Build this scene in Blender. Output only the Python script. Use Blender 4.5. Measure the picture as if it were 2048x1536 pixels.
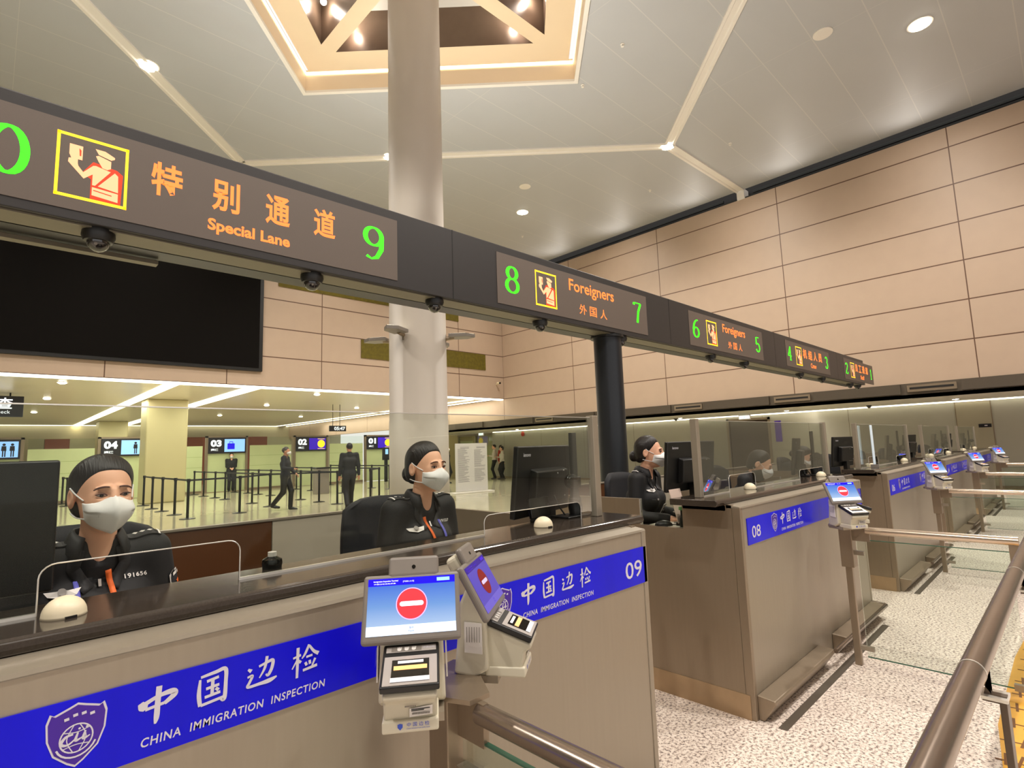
import bpy, math, random
import numpy as np
from mathutils import Vector, Matrix
from mathutils.bvhtree import BVHTree

# ------------------------------------------------------------------ clear
for o in list(bpy.data.objects):
    bpy.data.objects.remove(o)
SC = bpy.context.scene
COL = SC.collection
random.seed(7)

# ------------------------------------------------------------------ camera
CAM_H = 1.47
YAW, PITCH, ROLL, FPX = 0.770374, 0.117972, -0.0334793, 1089.07
def cam_axes():
    cy, sy, cp, sp, cr, sr = math.cos(YAW), math.sin(YAW), math.cos(PITCH), math.sin(PITCH), math.cos(ROLL), math.sin(ROLL)
    f = Vector((sy*cp, cy*cp, sp)); r = Vector((cy, -sy, 0)); u = r.cross(f)
    return r*cr+u*sr, -r*sr+u*cr, f
cd = bpy.data.cameras.new('camera')
cam = bpy.data.objects.new('camera', cd); COL.objects.link(cam)
_r, _u, _f = cam_axes()
cam.matrix_world = Matrix(((_r.x, _u.x, -_f.x, 0), (_r.y, _u.y, -_f.y, 0), (_r.z, _u.z, -_f.z, CAM_H), (0, 0, 0, 1)))
cd.sensor_fit = 'HORIZONTAL'; cd.sensor_width = 36.0; cd.lens = 36.0*FPX/2048.0
cd.clip_start = 0.02; cd.clip_end = 300
SC.camera = cam

# ------------------------------------------------------------------ world, exposure
SC.view_settings.view_transform = 'Standard'
SC.view_settings.look = 'None'
SC.view_settings.exposure = 0.04
SC.view_settings.gamma = 1.0
SC.view_settings.use_curve_mapping = False
w = bpy.data.worlds.new('hall_light'); SC.world = w; w.use_nodes = True
bg = w.node_tree.nodes['Background']
bg.inputs[0].default_value = (1.0, 0.965, 0.93, 1); bg.inputs[1].default_value = 1.0
SC.cycles.transparent_max_bounces = 24

def lamp(name, kind, loc, energy, col=(1, .93, .85), size=.3, target=None, spot=None, blend=.6, sizey=None):
    d = bpy.data.lights.new(name, kind); d.energy = energy; d.color = col
    if kind == 'AREA':
        d.size = size
        if sizey: d.shape = 'RECTANGLE'; d.size_y = sizey
    else:
        d.shadow_soft_size = size
    if kind == 'SPOT':
        d.spot_size = spot or math.radians(120); d.spot_blend = blend
    o = bpy.data.objects.new(name, d); COL.objects.link(o); o.location = loc
    if target is not None:
        o.rotation_euler = (Vector(target)-Vector(loc)).to_track_quat('-Z', 'Y').to_euler()
    return o
# recessed downlights of the high ceiling (fittings for those in view; one unseen lamp added to brighten the counters)
HIGH_LAMPS = [(11.91, 1.22), (11.94, 11.56), (1.82, 11.55), (12.03, 6.45), (7.02, 11.4), (4.2, -1.3), (.4, -1.2), (-3.5, 1.5), (-3.5, 7), (8.3, -2.2)]
for x, y in HIGH_LAMPS:
    lamp('downlight_lamp', 'SPOT', (x, y, 8.8), 1000, size=.12, spot=math.radians(150), blend=.8)
# downlights of the low hall ceiling
LOW_LAMPS = [(x, y) for x in (1.4, 8.4, 12.5) for y in (18.6, 23.4, 29.7)] + [(-4, 20), (-4, 27), (16.6, 23.5), (16.6, 29)]
for x, y in LOW_LAMPS:
    lamp('hall_lamp', 'SPOT', (x, y, 3.5), 150, col=(1, .95, .84), size=.08, spot=math.radians(150), blend=.8)
for y in (-3, 1.5, 6, 10.5, 15):  # unseen spots added to brighten the right stone wall evenly
    lamp('added_wall_fill', 'SPOT', (13.2, y, 8.7), 210, size=.15, target=(16, y, 5.6), spot=math.radians(110), blend=1.)
for x in (-2, 3, 8, 13):  # same added fill, without fittings, for the far stone wall
    lamp('added_wall_fill', 'SPOT', (x, 14.2, 8.7), 250, size=.15, target=(x, 17, 5.0), spot=math.radians(110), blend=1.)
for y in (2.0, 4.8, 7.6, 10.4, 13.2):
    lamp('slot_lamp', 'SPOT', (15.7, y, 8.05), 34, size=.1, target=(14.2, y, 9), spot=math.radians(150), blend=1.)
SOFFIT_LAMPS = [(17.8, y) for y in (-2, 2.1, 6.2, 9.8, 13.2, 18.1, 22)]
for x, y in SOFFIT_LAMPS:
    lamp('soffit_lamp', 'SPOT', (x, y, 2.33), 10, col=(1, .93, .78), size=.05, spot=math.radians(130), blend=.9)

# ------------------------------------------------------------------ materials
def lin(c):
    return tuple(((v/255)/12.92 if v/255 <= .04045 else ((v/255+.055)/1.055)**2.4) for v in c)
MATS = {}
def mat(name, rgb, rough=.5, metal=0., var=.06, scale=30, emit=None, es=1., bump=0., spec=.5, stretch=None, coat=0.):
    if name in MATS: return MATS[name]
    m = bpy.data.materials.new(name); m.use_nodes = True; MATS[name] = m
    n, l = m.node_tree.nodes, m.node_tree.links
    b = n['Principled BSDF']; c = lin(rgb)
    tc = n.new('ShaderNodeTexCoord'); mp = n.new('ShaderNodeMapping'); l.new(tc.outputs['Object'], mp.inputs[0])
    if stretch: mp.inputs['Scale'].default_value = stretch
    no = n.new('ShaderNodeTexNoise'); no.inputs['Scale'].default_value = scale; no.inputs['Detail'].default_value = 3
    l.new(mp.outputs[0], no.inputs[0])
    mix = n.new('ShaderNodeMix'); mix.data_type = 'RGBA'
    mix.inputs[6].default_value = tuple(v*(1-var) for v in c)+(1,); mix.inputs[7].default_value = tuple(min(1, v*(1+var)) for v in c)+(1,)
    l.new(no.outputs[0], mix.inputs[0]); l.new(mix.outputs[2], b.inputs['Base Color'])
    b.inputs['Roughness'].default_value = rough; b.inputs['Metallic'].default_value = metal
    b.inputs['Specular IOR Level'].default_value = spec; b.inputs['Coat Weight'].default_value = coat
    if emit:
        b.inputs['Emission Color'].default_value = lin(emit)+(1,); b.inputs['Emission Strength'].default_value = es
    if bump:
        bp = n.new('ShaderNodeBump'); bp.inputs['Strength'].default_value = bump; bp.inputs['Distance'].default_value = .003
        l.new(no.outputs[0], bp.inputs['Height']); l.new(bp.outputs[0], b.inputs['Normal'])
    return m

def math_node(n, l, op, a, b=None):
    k = n.new('ShaderNodeMath'); k.operation = op
    for i, v in enumerate((a, b)):
        if v is None: continue
        if isinstance(v, (int, float)): k.inputs[i].default_value = v
        else: l.new(v, k.inputs[i])
    return k.outputs[0]

def panel_mat(name, rgb, joint, axis, u0, du, v0, dv, jw=.012, rough=.45, var=.05, faint=None):
    """stone or metal cladding with a joint grid; axis picks the horizontal world coordinate"""
    m = mat(name, rgb, rough, 0, var, 3.0)
    n, l = m.node_tree.nodes, m.node_tree.links
    b = n['Principled BSDF']
    ge = n.new('ShaderNodeNewGeometry'); sp = n.new('ShaderNodeSeparateXYZ'); l.new(ge.outputs['Position'], sp.inputs[0])
    def line(sock, o, d, wd):
        t = math_node(n, l, 'DIVIDE', math_node(n, l, 'SUBTRACT', sock, o), d)
        f = math_node(n, l, 'ABSOLUTE', math_node(n, l, 'SUBTRACT', math_node(n, l, 'FRACT', t), .5))
        return math_node(n, l, 'GREATER_THAN', f, .5-wd/d)
    a = None
    if du: a = line(sp.outputs[axis], u0, du, jw*.8)
    if dv:
        c = line(sp.outputs[1 if axis == 2 else 2], v0, dv, jw)
        a = math_node(n, l, 'MAXIMUM', a, c) if a else c
    mix = n.new('ShaderNodeMix'); mix.data_type = 'RGBA'
    src = b.inputs['Base Color'].links[0].from_socket
    l.new(src, mix.inputs[6]); mix.inputs[7].default_value = lin(joint)+(1,)
    l.new(a, mix.inputs[0]); l.new(mix.outputs[2], b.inputs['Base Color'])
    # fine horizontal veining in the stone
    return m

def glass_mat(name, tint=(235, 240, 232), refl=.12, rough=.0):
    m = bpy.data.materials.new(name); m.use_nodes = True; MATS[name] = m
    n, l = m.node_tree.nodes, m.node_tree.links; n.clear()
    out = n.new('ShaderNodeOutputMaterial'); tr = n.new('ShaderNodeBsdfTransparent'); gl = n.new('ShaderNodeBsdfGlossy')
    tr.inputs[0].default_value = lin(tint)+(1,); gl.inputs[0].default_value = (.9, .93, .9, 1); gl.inputs[1].default_value = rough
    fr = n.new('ShaderNodeFresnel'); fr.inputs[0].default_value = 1.3
    no = n.new('ShaderNodeTexNoise'); no.inputs['Scale'].default_value = 2.0
    sc = math_node(n, l, 'MULTIPLY', fr.outputs[0], math_node(n, l, 'ADD', math_node(n, l, 'MULTIPLY', no.outputs[0], .2), refl*6))
    mx = n.new('ShaderNodeMixShader'); l.new(sc, mx.inputs[0]); l.new(tr.outputs[0], mx.inputs[1]); l.new(gl.outputs[0], mx.inputs[2])
    l.new(mx.outputs[0], out.inputs[0])
    return m

STEEL = mat('brushed_steel', (162, 151, 134), .38, .4, .05, 60, stretch=(1, 1, .05))
STEEL_D = mat('brushed_steel_dark', (150, 134, 114), .36, .5, .06, 60, stretch=(1, 1, .05))
STEEL_B = mat('worn_steel_kick', (176, 150, 118), .42, .45, .16, 9)
TUBE = mat('steel_tube', (152, 138, 126), .24, .85, .06, 40)
TUBE_L = mat('lit_rail_and_cap', (214, 196, 176), .22, .8, .04, 40)  # end caps, and handrails with overhead light in their colour
GRANITE = mat('dark_granite', (62, 54, 47), .12, 0, .35, 220, spec=.6)
BAND = mat('blue_band', (8, 3, 232), .3, 0, .2, 5, stretch=(1.5, 1, .1), spec=.25)
WHITE_T = mat('white_lettering', (226, 222, 232), .5, 0, .03)
PURPLE = mat('emblem_purple', (62, 12, 150), .35, 0, .08, emit=(60, 10, 150), es=.15)
GANTRY = mat('gantry_charcoal', (58, 55, 54), .42, .25, .05, 20)
SOFFIT = mat('gantry_soffit', (120, 113, 96), .5, .2, .05)
BLACK = mat('black_plastic', (22, 21, 20), .38, 0, .1)
BLACKG = mat('black_gloss', (14, 13, 12), .12, 0, .1)
DOME_G = mat('dome_smoked', (30, 26, 24), .05, 0, .1, coat=1)
LEDP = mat('led_panel_face', (102, 90, 81), .5, 0, .12, 260)
LED_G = mat('led_green', (60, 255, 20), .5, 0, 0, emit=(50, 255, 10), es=1.25)
LED_O = mat('led_orange', (200, 90, 40), .5, 0, 0, emit=(255, 124, 50), es=1.55)
LED_P = mat('led_peach', (200, 150, 110), .5, 0, 0, emit=(255, 190, 138), es=.95)
LED_Y = mat('led_yellow', (255, 215, 40), .5, 0, 0, emit=(255, 205, 30), es=1.3)
LED_R = mat('led_red', (225, 60, 20), .5, 0, .05, emit=(215, 45, 15), es=.75)
CREAM = mat('cream_plastic', (236, 222, 190), .4, 0, .03, emit=None)
SHELL = mat('kiosk_shell', (206, 198, 176), .42, 0, .03)
GREY_P = mat('grey_plastic', (128, 120, 112), .4, 0, .04)
SILVER = mat('silver_plate', (186, 178, 172), .35, .3, .05)
WHITE = mat('white_paper', (232, 226, 220), .6, 0, .03)
DESKW = mat('white_desktop', (230, 222, 206), .4, 0, .03)
BRONZE = mat('bronze_glass', (66, 52, 42), .12, .1, .2, 4)
COLUMN = mat('column_paint', (188, 178, 166), .55, 0, .03, 2)
CEIL = mat('ceiling_white', (206, 200, 188), .6, 0, .02, 2)
CEIL_L = mat('strip_white', (226, 220, 210), .5, 0, .02)
LOWCEIL = mat('hall_ceiling', (212, 205, 186), .3, 0, .03, 2)
COFFER = mat('coffer_cream', (222, 200, 168), .5, 0, .03, 2)
BROWN = mat('coffer_brown', (112, 92, 76), .3, .4, .1, 6)
LIGHT = mat('lamp_white', (255, 250, 240), .5, 0, 0, emit=(255, 246, 226), es=14)
LIGHT_Y = mat('cove_warm', (255, 244, 205), .5, 0, 0, emit=(255, 242, 205), es=3.4)
LIGHT_S = mat('strip_lamp', (255, 250, 232), .5, 0, 0, emit=(255, 250, 226), es=3.0)
LOWWALL = mat('lower_wall_panel', (172, 164, 142), .38, .2, .04, 3)
MOSS = mat('moss_panel', (96, 84, 8), .8, 0, .45, 9)
DARKSLOT = mat('dark_slot', (20, 15, 12), .6, 0, .1)
GREENW = mat('green_frosted_wall', (204, 216, 168), .3, 0, .08, 2)
PILLAR = mat('hall_pillar', (200, 190, 148), .4, .1, .05, 2)
FARBROWN = mat('brown_cladding', (128, 62, 36), .5, 0, .15, 4)
SKIN = mat('skin', (240, 184, 152), .5, 0, .05, 18)
SKIN_D = mat('skin_tan', (196, 142, 112), .5, 0, .05, 18)
LIPS = mat('eyelid_brown', (96, 58, 46), .5, 0, .05)
EYEW = mat('eye_white', (206, 196, 190), .25, 0, .02)
IRIS = mat('iris_dark', (30, 18, 14), .15, 0, .1)
HAIR = mat('black_hair', (26, 18, 15), .48, 0, .5, 210, stretch=(1, .1, .1), bump=1.)
HAIR_G = mat('greying_hair', (70, 64, 58), .5, 0, .3, 90)
UNIF = mat('black_uniform', (22, 21, 22), .7, 0, .12, 60)
UNIF_L = mat('uniform_collar', (38, 37, 38), .65, 0, .12, 60)
NAVY = mat('dark_navy_cloth', (30, 30, 34), .75, 0, .15, 40)
MASKW = mat('white_mask_fabric', (240, 239, 238), .7, 0, .03, 60)
ORANGE = mat('orange_ribbon', (240, 110, 40), .6, 0, .06)
BLUER = mat('blue_ribbon', (96, 96, 190), .6, 0, .06)
WSHIRT = mat('white_shirt', (222, 214, 200), .7, 0, .05)
RED = mat('red_cloth', (190, 58, 36), .7, 0, .08)
LEATHER = mat('brown_leather', (96, 58, 34), .4, 0, .1)
GLASS = glass_mat('clear_glass', (244, 246, 242), .065)
GLASS_D = glass_mat('rail_glass', (246, 250, 247), .06)
GLASS_E = mat('glass_green_edge', (60, 104, 84), .15, 0, .05)
CHROME = mat('bright_edge', (235, 230, 220), .25, .6, .02)
YELLOW = mat('yellow_sticker', (236, 176, 66), .5, 0, .06)
SCR_T = mat('screen_top_blue', (20, 10, 220), .2, 0, .02, emit=(28, 10, 225), es=.9)
SCR_W = mat('screen_white', (240, 245, 255), .2, 0, 0, emit=(235, 242, 255), es=1.0)
SCR_R = mat('screen_red', (250, 50, 60), .2, 0, 0, emit=(250, 52, 58), es=1.0)
SCR_K = mat('screen_pink', (250, 160, 230), .2, 0, 0, emit=(245, 165, 235), es=1.0)
SCR_N = mat('screen_navy_text', (40, 60, 140), .2, 0, 0, emit=(40, 60, 140), es=.6)
SCR_C = mat('screen_cyan_blue', (140, 190, 250), .2, 0, .05, emit=(140, 190, 252), es=.95)
SCR_V = mat('screen_violet', (54, 20, 170), .2, 0, .05, emit=(54, 18, 175), es=.95)
SIGNK = mat('sign_black', (26, 24, 34), .3, 0, .1)
AMBER = mat('platen_amber', (255, 190, 120), .3, 0, .15, 30, emit=(255, 180, 110), es=.7)
PLATEN = mat('platen_white', (240, 236, 240), .2, 0, .03, emit=(240, 236, 240), es=.35)
EXITG = mat('exit_green', (120, 240, 150), .4, 0, 0, emit=(140, 250, 160), es=1.6)

def screen_mat():
    m = mat('screen_blue_gradient', (90, 140, 220), .15, 0, 0)
    n, l = m.node_tree.nodes, m.node_tree.links; b = n['Principled BSDF']
    tc = n.new('ShaderNodeTexCoord'); sp = n.new('ShaderNodeSeparateXYZ'); l.new(tc.outputs['Object'], sp.inputs[0])
    r = n.new('ShaderNodeValToRGB')
    t = math_node(n, l, 'ADD', math_node(n, l, 'MULTIPLY', sp.outputs[2], 8.0), .5)
    l.new(t, r.inputs[0])
    r.color_ramp.elements[0].color = lin((200, 222, 248))+(1,); r.color_ramp.elements[1].color = lin((36, 96, 225))+(1,)
    e = r.color_ramp.elements.new(.5); e.color = lin((118, 162, 226))+(1,)
    l.new(r.outputs[0], b.inputs['Emission Color']); b.inputs['Emission Strength'].default_value = .95
    b.inputs['Base Color'].default_value = (.02, .03, .06, 1)
    for k in list(b.inputs['Base Color'].links): l.remove(k)
    return m
SCREEN = screen_mat()

def speckle_floor():
    m = bpy.data.materials.new('speckled_granite'); m.use_nodes = True
    n, l = m.node_tree.nodes, m.node_tree.links; b = n['Principled BSDF']
    ge = n.new('ShaderNodeNewGeometry'); sp = n.new('ShaderNodeSeparateXYZ'); l.new(ge.outputs['Position'], sp.inputs[0])
    no = n.new('ShaderNodeTexNoise'); no.inputs['Scale'].default_value = 62; no.inputs['Detail'].default_value = 4; no.inputs['Roughness'].default_value = .7
    l.new(ge.outputs['Position'], no.inputs[0])
    r = n.new('ShaderNodeValToRGB'); l.new(no.outputs[0], r.inputs[0])
    r.color_ramp.elements[0].position = .38; r.color_ramp.elements[0].color = lin((104, 92, 86))+(1,)
    r.color_ramp.elements[1].position = .54; r.color_ramp.elements[1].color = lin((250, 238, 226))+(1,)
    e = r.color_ramp.elements.new(.47); e.color = lin((222, 202, 188))+(1,)
    # polished cream stone of the hall beyond the counters
    no2 = n.new('ShaderNodeTexNoise'); no2.inputs['Scale'].default_value = 1.2; l.new(ge.outputs['Position'], no2.inputs[0])
    r2 = n.new('ShaderNodeValToRGB'); l.new(no2.outputs[0], r2.inputs[0])
    r2.color_ramp.elements[0].color = lin((190, 184, 154))+(1,); r2.color_ramp.elements[1].color = lin((214, 207, 178))+(1,)
    sel = math_node(n, l, 'GREATER_THAN', sp.outputs[1], 3.25)
    mx = n.new('ShaderNodeMix'); mx.data_type = 'RGBA'; l.new(sel, mx.inputs[0]); l.new(r.outputs[0], mx.inputs[6]); l.new(r2.outputs[0], mx.inputs[7])
    l.new(mx.outputs[2], b.inputs['Base Color'])
    ro = math_node(n, l, 'SUBTRACT', .34, math_node(n, l, 'MULTIPLY', sel, .24)); l.new(ro, b.inputs['Roughness'])
    return m
FLOOR = speckle_floor()
WALL_R = panel_mat('stone_cladding_right', (184, 161, 140), (92, 64, 46), 1, 1.42, 3.9, 3.6, .92, .014, .5, .05)
WALL_F = panel_mat('stone_cladding_far', (186, 163, 142), (92, 64, 46), 0, 7.835, 2.87, 3.6, .92, .016, .5, .05)
CEIL_P = panel_mat('ceiling_panels', (198, 190, 176), (214, 207, 194), 0, 0, 0, 0, 0, .01) if False else None
def ceil_mat():
    m = mat('ceiling_panelled', (178, 179, 180), .55, 0, .03, 1.2)
    n, l = m.node_tree.nodes, m.node_tree.links; b = n['Principled BSDF']
    ge = n.new('ShaderNodeNewGeometry'); sp = n.new('ShaderNodeSeparateXYZ'); l.new(ge.outputs['Position'], sp.inputs[0])
    def line(s, d, wd):
        f = math_node(n, l, 'ABSOLUTE', math_node(n, l, 'SUBTRACT', math_node(n, l, 'FRACT', math_node(n, l, 'DIVIDE', s, d)), .5))
        return math_node(n, l, 'GREATER_THAN', f, .5-wd/d)
    a = math_node(n, l, 'MAXIMUM', line(sp.outputs[1], .9, .009), line(sp.outputs[0], 3.6, .005))
    mix = n.new('ShaderNodeMix'); mix.data_type = 'RGBA'
    l.new(b.inputs['Base Color'].links[0].from_socket, mix.inputs[6]); mix.inputs[7].default_value = lin((192, 191, 188))+(1,)  # joint lines coloured lighter for the light they reflect
    l.new(a, mix.inputs[0]); l.new(mix.outputs[2], b.inputs['Base Color'])
    return m
CEILP = ceil_mat()
LOWWALLP = panel_mat('lower_wall_panels', (172, 168, 154), (110, 100, 84), 1, 2.3, 2.6, 0, 0, .008, .34, .04)

# ------------------------------------------------------------------ mesh helpers
class MB:
    def __init__(s): s.v, s.f = [], []
    def add(s, vs, fs):
        k = len(s.v); s.v += [tuple(p) for p in vs]; s.f += [tuple(i+k for i in f) for f in fs]; return s
    def box(s, x0, x1, y0, y1, z0, z1):
        return s.add([(x, y, z) for z in (z0, z1) for y in (y0, y1) for x in (x0, x1)],
                     [(0, 2, 3, 1), (4, 5, 7, 6), (0, 1, 5, 4), (2, 6, 7, 3), (0, 4, 6, 2), (1, 3, 7, 5)])
    def obox(s, c, size, R):
        hx, hy, hz = size[0]/2, size[1]/2, size[2]/2; c = Vector(c)
        return s.add([c+R @ Vector((x, y, z)) for z in (-hz, hz) for y in (-hy, hy) for x in (-hx, hx)],
                     [(0, 2, 3, 1), (4, 5, 7, 6), (0, 1, 5, 4), (2, 6, 7, 3), (0, 4, 6, 2), (1, 3, 7, 5)])
    def tube(s, pts, r, n=12, cap=True):
        pts = [Vector(p) for p in pts]; rs = r if isinstance(r, (list, tuple)) else [r]*len(pts)
        k = len(s.v); prev = None
        for i, p in enumerate(pts):
            d = (pts[min(i+1, len(pts)-1)]-pts[max(i-1, 0)]).normalized()
            if prev is None:
                a = Vector((0, 0, 1)) if abs(d.z) < .9 else Vector((1, 0, 0)); u = d.cross(a).normalized()
            else:
                u = (prev-d*prev.dot(d)).normalized()
            prev = u; q = d.cross(u)
            s.v += [tuple(p+(u*math.cos(t)+q*math.sin(t))*rs[i]) for t in [2*math.pi*j/n for j in range(n)]]
        m = len(pts)
        for i in range(m-1):
            for j in range(n):
                a, b = k+i*n+j, k+i*n+(j+1) % n
                s.f.append((a, b, b+n, a+n))
        if cap:
            s.f.append(tuple(k+j for j in reversed(range(n)))); s.f.append(tuple(k+(m-1)*n+j for j in range(n)))
        return s
    def cyl(s, p0, p1, r0, r1=None, n=20): return s.tube([p0, p1], [r0, r0 if r1 is None else r1], n)
    def lathe(s, prof, c=(0, 0, 0), n=24, axis=2):
        k = len(s.v)
        for r, z in prof:
            for j in range(n):
                t = 2*math.pi*j/n; p = [r*math.cos(t), r*math.sin(t), z]
                if axis == 1: p = [p[0], -p[2], p[1]]
                s.v.append((p[0]+c[0], p[1]+c[1], p[2]+c[2]))
        m = len(prof)
        for i in range(m-1):
            for j in range(n):
                a, b = k+i*n+j, k+i*n+(j+1) % n; s.f.append((a, b, b+n, a+n))
        s.f.append(tuple(k+j for j in reversed(range(n)))); s.f.append(tuple(k+(m-1)*n+j for j in range(n)))
        return s
    def prism(s, poly, fn, d0, d1):
        """poly: 2-D outline; fn(a,b,d) -> 3-D point"""
        n = len(poly)
        return s.add([fn(a, b, d0) for a, b in poly]+[fn(a, b, d1) for a, b in poly],
                     [tuple(range(n-1, -1, -1)), tuple(range(n, 2*n))]+[(i, (i+1) % n, (i+1) % n+n, i+n) for i in range(n)])
    def quad(s, a, b, c, d): return s.add([a, b, c, d], [(0, 1, 2, 3)])
    def sphere(s, c, r, n=16, m=10, z0=-1., z1=1.):
        k = len(s.v); rx, ry, rz = (r, r, r) if isinstance(r, (int, float)) else r
        for i in range(m+1):
            t = math.asin(z0)+(math.asin(z1)-math.asin(z0))*i/m
            for j in range(n):
                a = 2*math.pi*j/n
                s.v.append((c[0]+rx*math.cos(t)*math.cos(a), c[1]+ry*math.cos(t)*math.sin(a), c[2]+rz*math.sin(t)))
        for i in range(m):
            for j in range(n):
                a, b = k+i*n+j, k+i*n+(j+1) % n; s.f.append((a, b, b+n, a+n))
        s.f.append(tuple(k+j for j in reversed(range(n)))); s.f.append(tuple(k+m*n+j for j in range(n)))
        return s
    def grid(s, rows):
        k = len(s.v); n = len(rows[0])
        for r in rows: s.v += [tuple(p) for p in r]
        for i in range(len(rows)-1):
            for j in range(n-1):
                s.f.append((k+i*n+j, k+i*n+j+1, k+(i+1)*n+j+1, k+(i+1)*n+j))
        return s
    def xf(s, M):
        s.v = [tuple(M @ Vector(p)) for p in s.v]; return s

def obj(name, mb, material, parent=None, smooth=False, bevel=0., solid=0., label=None):
    me = bpy.data.meshes.new(name); me.from_pydata([tuple(v) for v in mb.v], [], mb.f); me.validate(); me.update()
    me.materials.append(material)
    if smooth:
        me.polygons.foreach_set('use_smooth', [True]*len(me.polygons))
        if smooth != 'all':
            try: me.set_sharp_from_angle(angle=math.radians(42))
            except Exception: pass
    o = bpy.data.objects.new(name, me); COL.objects.link(o)
    if parent: o.parent = parent
    if solid:
        md = o.modifiers.new('thickness', 'SOLIDIFY'); md.thickness = solid; md.offset = 0
    if bevel:
        md = o.modifiers.new('bevel', 'BEVEL'); md.width = bevel; md.segments = 3; md.limit_method = 'ANGLE'; md.angle_limit = math.radians(40)
    if label: o['label'] = label
    return o
def thing(name, label, cat, loc=(0, 0, 0), rz=0., group=None):
    o = bpy.data.objects.new(name, None); COL.objects.link(o); o.empty_display_size = .1
    o.location = loc; o.rotation_euler = (0, 0, rz)
    return tag(o, label, cat, group)
def tag(o, label, cat, group=None):
    o['label'] = label; o['category'] = cat
    if group: o['group'] = group
    return o
def struct(name, mb, m, **k):
    o = obj(name, mb, m, **k); o['kind'] = 'structure'; return o
KIDS = {}
def copy_tree(o, parent=None, skip=()):
    c = o.copy(); COL.objects.link(c)
    if parent is not None: c.parent = parent
    for ch in o.children:
        if ch.name.split('.')[0] in skip: continue
        copy_tree(ch, c, skip)
    return c
def dup(o, loc, label, rz=None, group=None, skip=()):
    c = copy_tree(o, None, skip); c.location = loc; c['label'] = label
    if rz is not None: c.rotation_euler = (0, 0, rz)
    if group: c['group'] = group
    return c

# ------------------------------------------------------------------ lettering
def text_mb(body, size=1., shear=0., bold=0., align='CENTER', xs=1., spacing=1.):
    c = bpy.data.curves.new('lettering', 'FONT'); c.body = body; c.size = size; c.align_x = align; c.align_y = 'CENTER'
    c.shear = shear; c.offset = bold; c.space_character = spacing; c.resolution_u = 3
    o = bpy.data.objects.new('lettering', c); COL.objects.link(o)
    dg = bpy.context.evaluated_depsgraph_get(); me = bpy.data.meshes.new_from_object(o.evaluated_get(dg))
    m = MB(); m.v = [(v.co.x*xs, v.co.y, 0) for v in me.vertices]; m.f = [tuple(p.vertices) for p in me.polygons]
    bpy.data.objects.remove(o); bpy.data.curves.remove(c); bpy.data.meshes.remove(me)
    return m
def fit_box(m, cx, cy, wd, ht):
    xs = [v[0] for v in m.v]; ys = [v[1] for v in m.v]
    sx = wd/(max(xs)-min(xs)) if wd else None; sy = ht/(max(ys)-min(ys)) if ht else None
    sx = sx or sy; sy = sy or sx
    ax, ay = (max(xs)+min(xs))/2, (max(ys)+min(ys))/2
    m.v = [((v[0]-ax)*sx+cx, (v[1]-ay)*sy+cy, 0) for v in m.v]; return m
def front(m, y):
    """2-D (a,b) -> facing -y at depth y"""
    m.v = [(v[0], y, v[1]) for v in m.v]; return m
def smooth_pts(p, k=6):
    out = []
    for i in range(len(p)-1):
        p0, p1, p2, p3 = p[max(i-1, 0)], p[i], p[i+1], p[min(i+2, len(p)-1)]
        for j in range(k):
            t = j/k
            out.append(tuple(.5*((2*b)+(-a+c)*t+(2*a-5*b+4*c-d)*t*t+(-a+3*b-3*c+d)*t**3) for a, b, c, d in zip(p0, p1, p2, p3)))
    return out+[tuple(p[-1])]
def stroke(m, pts, wd, smooth=True):
    """brush stroke ribbon; pts (x,y[,w])"""
    p = [(q[0], q[1], q[2] if len(q) > 2 else 1.) for q in pts]
    if smooth and len(p) > 2: p = smooth_pts(p)
    L, R = [], []; m.layer = getattr(m, 'layer', 0)+1; zz = m.layer*5e-5      # strokes lie on each other like paint, never coplanar
    for i, q in enumerate(p):
        a, b = p[max(i-1, 0)], p[min(i+1, len(p)-1)]
        dx, dy = b[0]-a[0], b[1]-a[1]; n = math.hypot(dx, dy) or 1; h = wd*q[2]/2
        L.append((q[0]-dy/n*h, q[1]+dx/n*h, zz)); R.append((q[0]+dy/n*h, q[1]-dx/n*h, zz))
    m.grid([L, R]); return m
def disc2(m, x, y, r, n=20, ry=None):
    return m.add([(x+r*math.cos(2*math.pi*i/n), y+(ry or r)*math.sin(2*math.pi*i/n), 0) for i in range(n)], [tuple(range(n))])
def place2(m, k0, cx, cy, sx, sy):
    m.v[k0:] = [(v[0]*sx+cx, v[1]*sy+cy, v[2]) for v in m.v[k0:]]

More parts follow.
